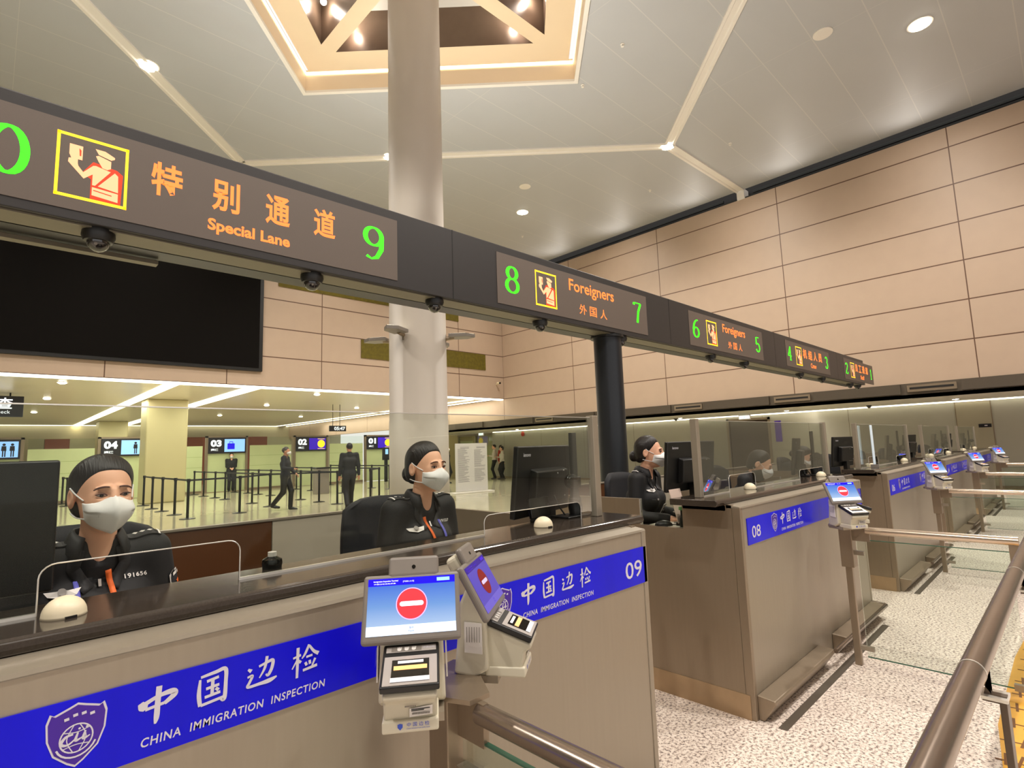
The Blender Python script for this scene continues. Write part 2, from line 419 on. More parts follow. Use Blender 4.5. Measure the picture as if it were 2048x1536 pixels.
BRUSH = {  # brush-drawn characters in a unit box
 'zhong': [[(-.5, .2, 1.3), (-.42, .05, 2.2), (-.36, -.06, 1.)], [(-.45, .1, 1.2), (0, .28, 1.), (.42, .33, 1.5), (.5, .2, 1.5), (.2, -.02, 1.)], [(-.36, -.06, .8), (.2, .0, .8)], [(.03, .62, 1.4), (.0, .1, 1.3), (-.02, -.4, 1.3), (-.06, -.62, .5)]],
 'guo': [[(-.42, .42, .6), (-.45, -.1, 1.1), (-.4, -.52, 1.)], [(-.4, .5, .7), (.1, .56, 1.), (.42, .58, 1.1), (.44, .1, 1.), (.4, -.5, 1.1), (.25, -.44, .5)], [(-.38, -.5, .8), (.38, -.42, .8)], [(-.2, .3, .8), (.2, .36, .8)], [(-.22, .04, .8), (.22, .08, .8)], [(-.26, -.25, .8), (.26, -.2, .8)], [(0, .34, .9), (-.02, -.22, .9)], [(.1, -.02, .8), (.2, -.12, .9)]],
 'bian': [[(-.1, .3, .7), (.2, .38, .8), (.42, .4, 1.), (.38, .1, 1.), (.25, -.12, .9), (.16, -.06, .4)], [(.2, .62, .9), (.12, .2, .8), (-.08, -.14, .4)], [(-.5, .3, .6), (-.38, .2, 1.1)], [(-.52, .0, .6), (-.34, .02, .8), (-.44, -.2, .8), (-.5, -.36, .8), (-.1, -.36, .9), (.3, -.34, 1.3), (.58, -.26, .5)]],
 'jian': [[(-.5, .22, .6), (-.18, .28, .8)], [(-.3, .6, 1.), (-.32, 0, .9), (-.34, -.6, .8)], [(-.32, .14, .6), (-.54, -.2, .4)], [(-.3, .1, .6), (-.18, -.02, .9)], [(.16, .62, .8), (.0, .3, .8), (-.14, .12, .4)], [(.18, .56, .7), (.36, .3, .9), (.56, .16, 1.2)], [(.04, .14, .7), (.3, .16, .7)], [(.0, -.06, .8), (.06, -.2, .8)], [(.18, -.02, .8), (.2, -.18, .8)], [(.42, .0, .8), (.28, -.28, .5)], [(-.1, -.36, .8), (.5, -.3, .9)]],
}
def brush(m, name, cx, cy, w_, h_, wd=.13):
    k = len(m.v)
    for s_ in BRUSH[name]: stroke(m, s_, wd)
    place2(m, k, cx, cy, w_, h_)

def digit(m, ch, cx, cy, w_, h_):
    """serif LED numeral, thick verticals and thin horizontals"""
    el = lambda x, y, rx, ry, a0, a1, n=26: [(x+rx*math.cos(math.radians(a0+(a1-a0)*i/n)), y+ry*math.sin(math.radians(a0+(a1-a0)*i/n))) for i in range(n+1)]
    D = {'0': [el(0, 0, .4, .92, 0, 360)],
         '1': [[(-.24, .6), (0, .95)], [(0, .95), (0, -.92)], [(-.3, -.94), (.3, -.94)]],
         '2': [el(0, .5, .38, .43, 170, -20)+[(.2, .05), (-.2, -.5), (-.4, -.9)], [(-.42, -.9), (.4, -.9)], [(.4, -.9), (.44, -.6)]],
         '3': [el(0, .5, .34, .42, 160, -80), el(0, -.42, .4, .5, 85, -160)],
         '4': [[(.14, -.92), (.14, .95)], [(.14, .95), (-.45, -.36)], [(-.45, -.36), (.45, -.36)], [(-.1, -.94), (.36, -.94)]],
         '5': [[(.34, .9), (-.28, .9)], [(-.28, .9), (-.32, .05)], el(0, -.38, .4, .52, 135, -155)],
         '6': [el(0, -.4, .4, .52, 0, 360), el(.3, -.3, .7, 1.22, 175, 85)],
         '7': [[(-.4, .7), (-.38, .9)], [(-.38, .9), (.42, .9)], [(.42, .9), (.1, .1), (-.06, -.92)]],
         '8': [el(0, .48, .33, .44, 0, 360), el(0, -.44, .4, .5, 0, 360)],
         '9': [el(0, .4, .4, .52, 0, 360), [(.4, .4), (.38, -.3), (.16, -.8), (-.1, -.93), (-.34, -.8)]]}
    k = len(m.v)
    for p in D[ch]:
        q = []
        for i, a in enumerate(p):
            b, c = p[max(i-1, 0)], p[min(i+1, len(p)-1)]
            dx, dy = c[0]-b[0], (c[1]-b[1])
            t = abs(dy)/(math.hypot(dx, dy) or 1); q.append((a[0], a[1], .5+.75*t))
        stroke(m, q, .19, smooth=False)
    place2(m, k, cx, cy, w_, h_/1.9)

def emblem(parent, cx, cz, hh, y, far=False):
    """purple shield with white rim, globe and script"""
    out = [(0, .55), (.12, .5), (.34, .42), (.4, .46), (.45, .3), (.43, 0), (.33, -.28), (.12, -.48), (0, -.56)]
    out = out+[(-a, b) for a, b in reversed(out[1:-1])]
    def P(sc, yy, mm, name, par):
        m = MB(); m.add([(cx+a*sc*hh, yy, cz+b*sc*hh) for a, b in out], [tuple(reversed(range(len(out))))]); return obj(name, m, mm, par)
    e = P(1., y, WHITE_T, 'emblem', parent)
    P(.93, y-.0004, PURPLE, 'emblem_field', e)
    m = MB()
    c = [(.24*math.cos(t), .24*math.sin(t)-.06, 1) for t in [2*math.pi*i/28 for i in range(29)]]
    stroke(m, c, .024, False)
    for sx in (-1, 1): stroke(m, [(sx*.04, .18), (sx*.14, -.06), (sx*.04, -.3)], .016)
    stroke(m, [(-.2, .08), (0, .04), (.2, .08)], .016); stroke(m, [(-.2, -.2), (0, -.17), (.2, -.2)], .016)
    stroke(m, [(-.05, .02, 1), (-.16, .0, 1.3), (-.22, -.1, 1.5), (-.12, -.14, 1), (.0, -.06, .7)], .034)
    for x in (.02, .13): stroke(m, [(x, .03, .8), (x-.03, -.1, 1.3), (x+.07, -.07, .5)], .036); disc2(m, x+.02, .09, .02, 10)
    for i in range(4): stroke(m, [(-.19+.125*i, .3+(.04 if i in (1, 2) else 0)), (-.12+.125*i, .31+(.04 if i in (1, 2) else 0))], .05, False)
    stroke(m, [(.3*math.cos(t), .3*math.sin(t)-.08) for t in [math.radians(200+i*14) for i in range(11)]], .03, False)
    m.v = [(cx+v[0]*hh, y-.0008-v[2], cz+v[1]*hh) for v in m.v]
    obj('emblem_globe', m, WHITE_T, e)

# ------------------------------------------------------------------ room shell
struct('floor', MB().box(-22, 26, -26, 46, -.2, 0), FLOOR)
FLOOR_STRIP = mat('dark_floor_strip', (92, 84, 74), .35, 0, .2, 60)
for k in range(5):  # darker strip laid on the floor before each counter
    struct('trim_%d' % (20+k), MB().box(.0+3.318*k-.3, 3.318*k+1.85, 1.19, 1.235, 0, .0012), FLOOR_STRIP)
HC = 8.95
# high ceiling with a square hole for the coffer, turned 45 degrees
CX, CY, S2 = 4.36, 6.40, math.sqrt(.5)
def cf(u, v): return (CX+(u+v)*S2, CY+(-u+v)*S2)
h = 2.77
hole = [cf(-h, h), cf(h, h), cf(h, -h), cf(-h, -h)]   # left, far.. in plan: (u,v) corners
outer = [(-22, 17.02), (15.95, 17.02), (15.95, -26), (-22, -26)]
m = MB()
m.add([(x, y, HC) for x, y in outer+hole], [(0, 1, 5, 4), (1, 2, 6, 5), (2, 3, 7, 6), (3, 0, 4, 7)])
struct('ceiling', m, CEILP)
# coffer: upright rim, cove line, panel with four triangular openings, deep brown sides
m = MB(); ZP = 9.28
for i in range(4):
    (x0, y0), (x1, y1) = hole[i], hole[(i+1) % 4]
    m.quad((x0, y0, HC), (x1, y1, HC), (x1, y1, ZP+.12), (x0, y0, ZP+.12))
struct('trim_2', m, COFFER)
m = MB()
for i in range(4):
    sgn = [((-1, 1), (1, 1)), ((1, 1), (1, -1)), ((1, -1), (-1, -1)), ((-1, -1), (-1, 1))][i]
    q = []
    for r, z in ((2.77, HC), (2.85, HC), (2.85, HC-.05), (2.77, HC-.05)):
        q.append([(*cf(a*r, b*r), z) for a, b in sgn])
    for k in range(4): m.quad(q[k][0], q[k][1], q[(k+1) % 4][1], q[(k+1) % 4][0])
struct('trim_3', m, CEIL_L)
t = thing('skylight_coffer', 'square cream ceiling coffer with four triangular openings around the column', 'ceiling coffer', (CX, CY, ZP))
def cl(u, v): return ((u+v)*S2, (-u+v)*S2)
m = MB(); mi = MB(); mtop = MB(); ml = MB()
PH = 2.66
for k in range(4):
    a = math.pi/2*k
    def rt(u, v): return cl(u*math.cos(a)-v*math.sin(a), u*math.sin(a)+v*math.cos(a))
    B0, B1, A0, A1 = (-1.93, 2.14), (1.93, 2.14), (.12, .33), (-.12, .33)
    E0, E1 = (-PH, PH), (PH, PH)
    C0 = (0, 0)
    P = lambda q, z: (*rt(*q), z)
    for z in (0,):
        m.add([P(E0, z), P(E1, z), P(B1, z), P(B0, z)], [(0, 1, 2, 3)])
        m.add([P(E1, z), P(C0, z), P(A0, z), P(B1, z)], [(0, 1, 2, 3)])
        m.add([P(E0, z), P(B0, z), P(A1, z), P(C0, z)], [(0, 1, 2, 3)])
        m.add([P(A0, z), P(C0, z), P(A1, z)], [(0, 1, 2)])
    for q0, q1 in ((B0, B1), (B1, A0), (A1, B0), (A0, A1)):
        mi.quad(P(q0, 0), P(q1, 0), P(q1, .85), P(q0, .85))
    mtop.add([P(B0, .85), P(B1, .85), P(A0, .85), P(A1, .85)], [(0, 1, 2, 3)])
obj('coffer_panel', m, COFFER, t); obj('opening_sides', mi, BROWN, t); obj('upper_panel', mtop, CEIL, t)
m = MB()
for i in range(4):
    sg = [((-1, 1), (1, 1)), ((1, 1), (1, -1)), ((1, -1), (-1, -1)), ((-1, -1), (-1, 1))][i]
    q = [(*cl(a*2.755, b*2.755), z) for z in (.0, .07) for a, b in sg]
    m.quad(q[0], q[1], q[3], q[2])
obj('cove_light_strip', m, LIGHT_Y, t)
for k in range(4):
    a = math.pi/2*k
    for s_ in (-1, 1):
        u, v = s_*1.6, 1.98
        x, y = cl(u*math.cos(a)-v*math.sin(a), u*math.sin(a)+v*math.cos(a))
        obj('corner_lamp', MB().sphere((x, y, .6), .06, 10, 6), LIGHT, t, smooth=True)
        lamp('coffer_lamp', 'POINT', (CX+x*.97, CY+y*.97, ZP+.45), 16, size=.06)
# light strips of the ceiling: a square grid turned 45 degrees, as raised white channels
def channel(name, p, q, wd=.26):
    p, q = Vector((*p, HC)), Vector((*q, HC)); d = (q-p).normalized(); n = Vector((-d.y, d.x, 0))
    m = MB(); prof = [(-wd/2, 0), (-wd/2, -.035), (-wd*.28, -.035), (-wd*.2, -.01), (wd*.2, -.01), (wd*.28, -.035), (wd/2, -.035), (wd/2, 0)]
    a = [p+n*u+Vector((0, 0, z)) for u, z in prof]; b = [q+n*u+Vector((0, 0, z)) for u, z in prof]
    m.add(a+b, [(i, i+1, i+1+8, i+8) for i in range(7)]); struct(name, m, CEIL_L)
J, K = (4.33, 14.10), (12.03, 6.42)
channel('trim_4', J, K); channel('trim_5', J, (-3.35, 6.45)); channel('trim_6', K, (4.35, -1.26)); channel('trim_7', K, (15.95, 6.3)); channel('trim_8', J, (4.33, 17.0))
channel('trim_9', (-3.35, 6.45), (4.35, -1.26))
LAB_D = ['round downlight recessed in the high ceiling, upper right of the photo', 'small round downlight in the high ceiling near the long wall, beyond the column',
 'bright lamp set in the diagonal ceiling channel, upper left', 'bright lamp at the junction of three ceiling channels near the wall', 'lamp in the ceiling channel hidden half behind the round column']
for (x, y), lb in zip(HIGH_LAMPS[:5], LAB_D):
    t = thing('ceiling_downlight', lb, 'ceiling light', (x, y, HC), group='downlights of the high ceiling')
    obj('trim_ring', MB().lathe([(.17, -.012), (.2, -.012), (.2, 0), (.17, 0)], n=24), CEIL_L, t, smooth=True)
    obj('diffuser', MB().lathe([(0.001, -.06), (.1, -.05), (.17, -.02), (.17, -.004), (.001, -.004)], n=24), LIGHT, t)
for (x, y), lb in (((10.79, 2.51), 'grey round ceiling speaker grille near the upper right downlight'), ((10.77, 10.29), 'small grey round ceiling speaker grille above the long wall')):
    t = thing('ceiling_speaker', lb, 'speaker', (x, y, HC), group='ceiling speakers')
    obj('grille', MB().lathe([(.001, -.02), (.14, -.018), (.14, 0), (.001, 0)], n=24), GREY_P, t, smooth=True); obj('rim', MB().lathe([(.14, -.025), (.165, -.02), (.165, 0), (.14, 0)], n=24), CEIL_L, t, smooth=True)
SL = ['sprinkler head by the diagonal ceiling channel, upper right', 'sprinkler head just under the ceiling coffer corner', 'sprinkler head right of the coffer near the frame top', 'sprinkler head low on the ceiling above the far corner', 'sprinkler head between the channel junction and the wall']
for (x, y), lb in zip(((13.13, 5.33), (8.55, 6.4), (8.2, 5.17), (13.34, 12.96), (13.79, 8.06)), SL):
    tag(obj('sprinkler_head', MB().lathe([(.035, 0), (.04, -.012), (.012, -.02), (.012, -.05), (.028, -.055), (.001, -.06)], (x, y, HC), 12), CEIL_L, smooth=True), lb, 'sprinkler', 'ceiling sprinklers')

# right wall: stone above, soffit, recessed lower wall
struct('wall_right', MB().box(16, 16.25, -26, 40, 2.71, 8.69), WALL_R)
struct('wall_right_slot', MB().box(16.35, 16.5, -26, 17.2, 8.5, 9.9), DARKSLOT)
m = MB().box(16.02, 16.2, -9, 17, 8.69, 8.74)
m.box(16.1, 16.16, -9, 6.0, 8.82, 8.9); m.box(16.1, 16.16, 6.9, 17, 8.82, 8.9)
struct('trim_10', m, mat('slot_duct', (46, 48, 48), .5, .3, .1))
struct('trim_11', MB().box(15.97, 16.3, 6.2, 6.42, 8.68, 9.0), CEIL_L)
m = MB().box(16.0, 16.25, -26, 21.4, 2.36, 2.71); struct('trim_12', m, mat('vent_band', (92, 82, 70), .5, .2, .06))
struct('soffit_ceiling', MB().box(16, 19.4, -26, 24.9, 2.36, 2.44), CEIL)
m = MB()
for k in range(9):
    y = -6.4+k*3.1
    m.box(15.93, 16.0, y, y+1.95, 2.46, 2.70)
struct('trim_13', m, mat('vent_cover', (84, 74, 62), .55, .2, .06))
for k, lb in zip(range(9), range(9)):
    y = -6.4+k*3.1
    if y+3 < 0 or y > 15: continue
    t = thing('air_vent', 'slot air vent in the dark band under the stone wall, %s from the right' % ['first', 'second', 'third', 'fourth', 'fifth', 'sixth', 'seventh'][max(0, k-2)], 'vent', (15.99, y+2.5, 2.58), group='slot vents along the soffit')
    obj('frame', MB().box(-.03, .01, -.47, .47, -.08, .08), STEEL_D, t); obj('slot', MB().box(-.034, .0, -.42, .42, -.02, .03), DARKSLOT, t)
struct('wall_lower_right', MB().box(19.2, 19.4, -26, 21.4, 0, 2.36), LOWWALLP)
struct('trim_14', MB().box(19.05, 19.12, -26, 21.2, 2.325, 2.36), LIGHT_S)
lamp('cove_lamp', 'AREA', (18.85, 6, 2.33), 120, col=(1, .91, .74), size=.08, sizey=30, target=(19.2, 6, 1.75))
struct('baseboard_right', MB().box(19.16, 19.2, -26, 21.3, 0, .08), STEEL_D)
# end of the recess: glazed lobby doors
struct('wall_lobby', MB().box(19.4, 19.6, 21.4, 30, 0, 3.5), mat('lobby_wall', (196, 182, 140), .4, 0, .06, 3))
t = thing('lobby_door', 'pale glazed doorway at the far end of the grey lower wall', 'door', (19.3, 22.9, 0))
t['kind'] = 'structure'
m = MB().box(-.05, .05, -1.5, -1.42, 0, 2.3).box(-.05, .05, -.04, .04, 0, 2.3).box(-.05, .05, 1.42, 1.5, 0, 2.3).box(-.05, .05, -1.5, 1.5, 2.22, 2.3)
obj('frame', m, STEEL, t); obj('pane', MB().box(-.01, .01, -1.42, 1.42, .02, 2.22), GLASS_D, t)
for y, lb in ((7.85, 'green lit exit sign over the lower wall doorway behind the counters'), (21.6, 'small green lit exit sign over the far lobby doorway')):
    t = thing('exit_sign', lb, 'exit sign', (18.6, y, 2.27), group='exit signs')
    obj('case', MB().box(-.02, .03, -.2, .2, -.08, .07), WHITE, t); obj('lit_face', MB().box(-.025, -.02, -.18, .18, -.06, .05), SCR_W, t)
    m = MB(); stroke(m, [(-.02, .03), (0, 0), (-.03, -.04)], .02); stroke(m, [(0, 0), (.04, -.03)], .02); disc2(m, .0, .045, .012, 10); m.v = [(-.027, -v[0], v[1]-.005) for v in m.v]
    obj('pictogram', m, EXITG, t)
t = thing('door_1', 'glazed doorway in the grey lower wall under the exit sign', 'door', (19.17, 8.0, 0)); t['kind'] = 'structure'
obj('frame', MB().box(-.03, .03, -.75, -.68, 0, 2.25).box(-.03, .03, .68, .75, 0, 2.25).box(-.03, .03, -.75, .75, 2.17, 2.25), STEEL_D, t); obj('pane', MB().box(-.01, .01, -.68, .68, 0, 2.17), BRONZE, t)
t = thing('door_2', 'flush full height panel door in the lower wall, far right', 'door', (19.185, 1.93, 0)); t['kind'] = 'structure'
obj('leaf', MB().box(-.01, .01, -.36, .36, .03, 2.3), LOWWALL, t, bevel=.004); obj('frame_line', MB().box(-.006, .012, -.38, -.36, 0, 2.32).box(-.006, .012, .36, .38, 0, 2.32).box(-.006, .012, -.38, .38, 2.3, 2.32), STEEL_D, t)
t = thing('door_plate', 'small dark nameplate on the flush panel door', 'sign', (19.15, 1.72, 1.66)); obj('plate', MB().box(-.005, .01, -.13, .13, -.045, .045), SIGNK, t)
obj('lettering', MB().box(-.007, -.005, -.05, .01, -.01, .015), WHITE_T, t)
t = thing('fire_alarm', 'red fire alarm sounder high on the lower wall at the far end', 'alarm', (19.18, 19.1, 2.17)); obj('horn', MB().lathe([(.1, 0), (.12, .03), (.05, .08), (.001, .08)], n=16).xf(Matrix.Rotation(-math.pi/2, 4, 'Y')), RED, t, smooth=True)
t = thing('wall_poster', 'narrow violet notice on the lower wall behind the second officer pair', 'poster', (19.18, 7.0, 1.75)); obj('sheet', MB().box(-.01, .005, -.1, .1, -.35, .35), PURPLE, t)
for i, (x, y) in enumerate(SOFFIT_LAMPS):
    if y < 0 or y > 20: continue
    t = thing('soffit_downlight', 'round downlight in the low soffit before the grey wall, %s from the right' % ['first', 'second', 'third', 'fourth', 'fifth'][i-1], 'ceiling light', (x, y, 2.36), group='soffit downlights')
    obj('diffuser', MB().lathe([(.001, -.03), (.07, -.016), (.07, 0), (.001, 0)], n=16), LIGHT, t); obj('trim_ring', MB().lathe([(.07, -.016), (.09, -.01), (.09, 0), (.07, 0)], n=16), CEIL_L, t)
for i, (x, y) in enumerate(((18.2, 4.1), (18.2, 10.2), (18.2, 12.6))):
    t = thing('soffit_camera', 'tiny dark dome camera under the low soffit, %s from the right' % ['first', 'second', 'third'][i], 'security camera', (x, y, 2.36), group='soffit cameras')
    obj('base', MB().lathe([(.001, 0), (.07, 0), (.07, -.03), (.001, -.03)], n=14), BLACK, t, smooth=True); obj('dome', MB().sphere((0, 0, -.03), .055, 14, 6, -1, 0), DOME_G, t, smooth=True)

# far wall with the big screen, low hall behind it
struct('wall_far', MB().box(-22, 16, 17.02, 17.3, 3.6, 9.3), WALL_F)
struct('trim_15', MB().box(-22, 16, 17.06, 17.26, 3.545, 3.6), LIGHT_S)
struct('hall_ceiling', MB().box(-22, 19.4, 17.3, 46, 3.62, 3.75), LOWCEIL)
m = MB().box(3.58, 3.93, 17.35, 44, 3.6, 3.63).box(5.72, 6.17, 17.5, 40, 3.6, 3.63).box(14.9, 15.12, 18, 40, 3.6, 3.63).box(15.75, 15.9, 17.3, 40, 3.6, 3.63).box(-22, 14.9, 39.7, 39.95, 3.6, 3.63)
struct('trim_16', m, LIGHT_S)
for x, en in ((3.75, 260), (5.95, 260), (15.4, 260)):
    lamp('strip_lamp_light', 'AREA', (x, 26, 3.55), en, col=(1, .95, .84), size=.3, sizey=17, target=(x, 26, 0))
struct('wall_hall_back', MB().box(-22, 20, 40, 40.3, 0, 3.7), mat('hall_back_wall', (186, 176, 148), .5, 0, .06, 2))
t = thing('brown_partition', 'brown clad block behind the gates between pillar and gate two', 'partition', (10.4, 36, 0)); obj('block', MB().box(-2.3, 2.6, 0, .6, 0, 2.75), FARBROWN, t)
t = thing('brown_kiosk_block', 'small brown clad block far behind the gates at the left', 'partition', (2.75, 37, 0)); obj('block', MB().box(-.5, .5, 0, .6, 0, 2.75), FARBROWN, t)
struct('wall_hall_left', MB().box(-22.2, -22, -9, 46, 0, 9.3), CEIL)
t = thing('video_wall', 'huge black switched off screen on the stone wall at the left', 'screen', (0, 16.98, 0))
obj('frame', MB().box(-9, 5.93, -.06, .04, 4.03, 7.25), BLACK, t, bevel=.01); obj('display', MB().box(-8.9, 5.82, -.075, -.05, 4.13, 7.15), mat('screen_off', (14, 11, 9), .7, 0, .1, spec=.08), t)
MOS = [(6.40, 10.9, 6.8, 7.45, 'long moss green panel on the stone wall right of the black screen'), (9.25, 14.98, 4.77, 5.42, 'wide moss green panel on the stone wall behind the round column'), (11.0, 13.58, 6.66, 7.1, 'moss green panel high on the stone wall right of the column')]
for x0, x1, z0, z1, lb in MOS:
    tag(obj('moss_panel', MB().box(x0, x1, 16.985, 17.018, z0, z1), MOSS), lb, 'wall panel', 'moss panels')
t = thing('bullet_camera', 'small pale camera on the stone wall in the far corner', 'security camera', (15.57, 16.95, 4.2)); obj('bracket', MB().cyl((0, .05, .0), (0, -.1, .05), .03, .03, 10), CREAM, t); obj('body', MB().cyl((.0, -.02, .05), (-.05, -.22, .03), .05, .05, 12), CREAM, t, smooth=True); obj('lens', MB().cyl((-.05, -.22, .03), (-.053, -.235, .03), .045, .045, 12), BLACKG, t)
# round column
struct('column', MB().lathe([(.41, 0), (.41, 1.9), (.405, 1.9), (.395, 5), (.385, 9.3)], (4.37, 6.4, 0), 64), COLUMN, smooth='all')
UPL = [('left', (-.9, -.45), 0), ('right', (.62, -.62), 1), ('far left', (-.55, .75), 0), ('far right', (.85, .35), 1)]
for nm, (dx, dy), _ in UPL:
    r = math.hypot(dx, dy); dx, dy = dx/r, dy/r; a = math.atan2(dy, dx)
    t = thing('column_uplight', 'flat grey uplight bracketed to the round column, %s one' % nm, 'wall light', (4.37+dx*.4, 6.4+dy*.4, 3.08), a, 'uplights of the column')
    obj('arm', MB().cyl((-.03, 0, -.03), (.12, 0, -.01), .03, .03, 12), STEEL_D, t); obj('mount', MB().cyl((-.03, 0, -.1), (-.03, 0, .03), .035, .035, 12), GREY_P, t)
    pl = [(.05, -.11), (.3, -.11), (.42, 0), (.3, .11), (.05, .11)]
    obj('plate', MB().prism(pl, lambda p, q, d: (p, q, d), -.02, .03), GREY_P, t, bevel=.006); obj('lit_top', MB().prism([(x*.9+.02, y*.8) for x, y in pl], lambda p, q, d: (p, q, d), .03, .034), LIGHT_S, t)
    lamp('uplight_lamp', 'SPOT', (4.37+dx*.72, 6.4+dy*.72, 3.18), 520, col=(1, .97, .92), size=.08, target=(4.37+dx*3.2, 6.4+dy*3.2, 9), spot=math.radians(125), blend=1.)
# hall pillars
for i, (x, y, lb) in enumerate(((4.65, 22.9, ''), (4.9, 36, ''))):
    struct('pillar', MB().box(x-.64, x+.64, y-.5, y+.5, 0, 3.62), PILLAR, bevel=.05)
for i, (x, y) in enumerate([p for p in LOW_LAMPS if p[0] > 0 and p[1] > 17]):
    t = thing('hall_downlight', 'round downlight in the low hall ceiling, %s row, %s from the front' % ({1.4: 'left', 8.4: 'middle', 12.5: 'right', 16.6: 'far right'}[x], ['nearest', 'second', 'third'][sum(1 for q in LOW_LAMPS if q[0] == x and q[1] < y)]), 'ceiling light', (x, y, 3.62), group='hall downlights')
    obj('diffuser', MB().lathe([(.001, -.05), (.06, -.045), (.10, -.025), (.10, 0), (.001, 0)], n=14), LIGHT, t); obj('trim_ring', MB().lathe([(.10, -.014), (.13, -.01), (.13, 0), (.10, 0)], n=14), CEIL_L, t)

# ------------------------------------------------------------------ counters
PITCHX, X0, LN = 3.318, -.310, 2.376
YF, YC, ZC = 1.341, 1.41, 1.15
BROWNL = mat('brown_laminate', (92, 58, 34), .3, 0, .1, 8)
LIGHTL = mat('pale_laminate', (186, 176, 158), .3, 0, .04, 5)
def counter(label, nl, nr):
    t = thing('inspection_counter', label, 'counter', (0, YF, 0), 0, 'inspection counters')
    y = lambda v: v-YF
    fp = obj('front_panel', MB().box(.012, LN-.012, 0, .025, .0, 1.10), STEEL, t, bevel=.003)
    obj('corner_trim', MB().box(0, .03, -.004, .045, 0, 1.105), STEEL_D, t, bevel=.004); obj('corner_trim', MB().box(LN-.03, LN, -.004, .045, 0, 1.105), STEEL, t, bevel=.004)
    obj('top_ledge', MB().prism([(-.004, 1.10), (0, 1.108), (.075, 1.118), (.075, 1.10)], lambda a, b, d: (d, a, b), 0, LN), STEEL, t)
    sp = [(.045, 0), (1.71, 0), (1.71, 1.127), (.64, 1.127), (.64, .967), (.345, .967), (.345, 1.118), (.045, 1.118)]
    for x in (0, LN-.03):
        s_ = obj('side_panel', MB().prism(sp, lambda a, b, d: (x+d, a, b), 0, .03), STEEL_D, t)
        obj('kick_plate', MB().box(x-.004, x+.034, .02, 1.70, 0, .125), STEEL_B, s_)
        obj('side_glass', MB().box(x+.011, x+.019, .35, .635, .97, 1.125), GLASS, s_)
        obj('edge_strip', MB().box(x+.002, x+.028, .637, .645, .967, 1.127), CHROME, s_)
    obj('rear_partition', MB().box(.03, 1.44, 1.70, 1.73, 0, 1.13), BROWNL, t); obj('rear_partition', MB().box(1.445, LN-.03, 1.70, 1.73, 0, 1.13), LIGHTL, t)
    obj('partition_cap', MB().box(.03, LN-.03, 1.695, 1.735, 1.13, 1.14), STEEL, t)
    obj('desk_top', MB().box(.03, LN-.03, .30, .60, .945, .968), DESKW, t, bevel=.004)
    obj('platform', MB().box(.035, LN-.035, .03, 1.69, 0, .22), GREY_P, t)
    # granite counter top with a bullnose
    a0, a1, zb = .07, .36, ZC-.036
    ct = MB(); prof = [(a1, zb), (a0+.014, zb), (a0+.004, zb+.006), (a0, zb+.018), (a0+.004, zb+.03), (a0+.014, ZC), (a1, ZC)]
    ct.prism(prof, lambda a, b, d: (d, a, b), -.11, LN+.11); obj('countertop', ct, GRANITE, t, bevel=.004)
    obj('under_rail', MB().box(.0, LN, .08, .34, zb-.03, zb-.001), STEEL_D, t)
    # screen of glass with two pass-through openings
    gy = 1.58-YF; zt = 1.60
    def opening(x0, x1, zo, r=.03):
        return [(x0, ZC)]+[(x0+r-r*math.cos(q), zo-r+r*math.sin(q)) for q in [math.pi/2*i/5 for i in range(6)]]+[(x1-r+r*math.sin(q), zo-r+r*math.cos(q)) for q in [math.pi/2*i/5 for i in range(6)]]+[(x1, ZC)]
    o1, o2 = opening(.41, .815, 1.255), opening(1.67, 2.24, 1.225)
    out = [(.02, ZC)]+o1+o2+[(LN-.02, ZC), (LN-.02, zt), (.02, zt)]
    gl = obj('glass_screen', MB().prism(out, lambda a, b, d: (a, b*0+d, b), gy-.004, gy+.004), GLASS, t)
    for o_ in (o1, o2):
        m = MB(); m.tube([(a, gy-.004, b) for a, b in o_], .0018, 6); obj('opening_edge', m, CHROME, gl)
    obj('top_edge', MB().box(.02, LN-.02, gy-.004, gy+.004, zt, zt+.003), CHROME, gl)
    obj('base_strip', MB().box(.02, .41, gy-.006, gy+.006, ZC, ZC+.006).box(.815, 1.67, gy-.006, gy+.006, ZC, ZC+.006), CHROME, gl)
    for x in (.0, LN-.04):
        obj('glass_post', MB().box(x, x+.04, gy-.02, gy+.02, ZC, zt+.01), STEEL, gl, bevel=.003)
    # foot ledges and foot rail
    for xa, xb in ((.03, 1.02), (1.3, LN)):
        obj('foot_ledge', MB().prism([(0, 0), (-.03, 0), (-.1, .1), (-.096, .116), (0, .124)], lambda a, b, d: (d, a, b), xa, xb), STEEL_D, t, bevel=.006)
    obj('foot_rail', MB().tube([(1.0, -.108, .112), (LN-.06, -.108, .112), (LN-.04, -.09, .112), (LN-.04, .0, .112)], .015, 10), TUBE, t, smooth=True)
    # blue band with its lettering
    sb = obj('sign_band', MB().box(.075, LN-.008, -.004, 0, .893, 1.038), BAND, t)
    yl = -.0048
    for cx, sc in ((.59, 1.), (1.65, .97)):
        m = MB()
        for i, nme in enumerate(('zhong', 'guo', 'bian', 'jian')):
            brush(m, nme, cx+(.100, .101)[cx > 1]*i, .9855, .058, .056)
        m.v = [(v[0], yl-v[2], v[1]) for v in m.v]; obj('brush_characters', m, WHITE_T, sb)
    for cx in (.752, 1.811):
        m = MB()
        k = fit_box(text_mb('CHINA  IMMIGRATION  INSPECTION', 1, shear=.12, bold=.017, spacing=1.14), cx, .9215, .376, .017)
        m.add([(v[0], yl, v[1]) for v in k.v], k.f); obj('lettering', m, WHITE_T, sb)
    for s_, cx in ((nl, .19), (nr, 2.272)):
        k = fit_box(text_mb('%02d' % s_, 1, bold=.006), cx, .958, .118, .066)
        k.v = [(v[0], yl, v[1]) for v in k.v]; obj('counter_number', k, WHITE_T, sb)
    emblem(sb, .463, .976, .1, yl); emblem(sb, 1.532, .976, .095, yl)
    return t

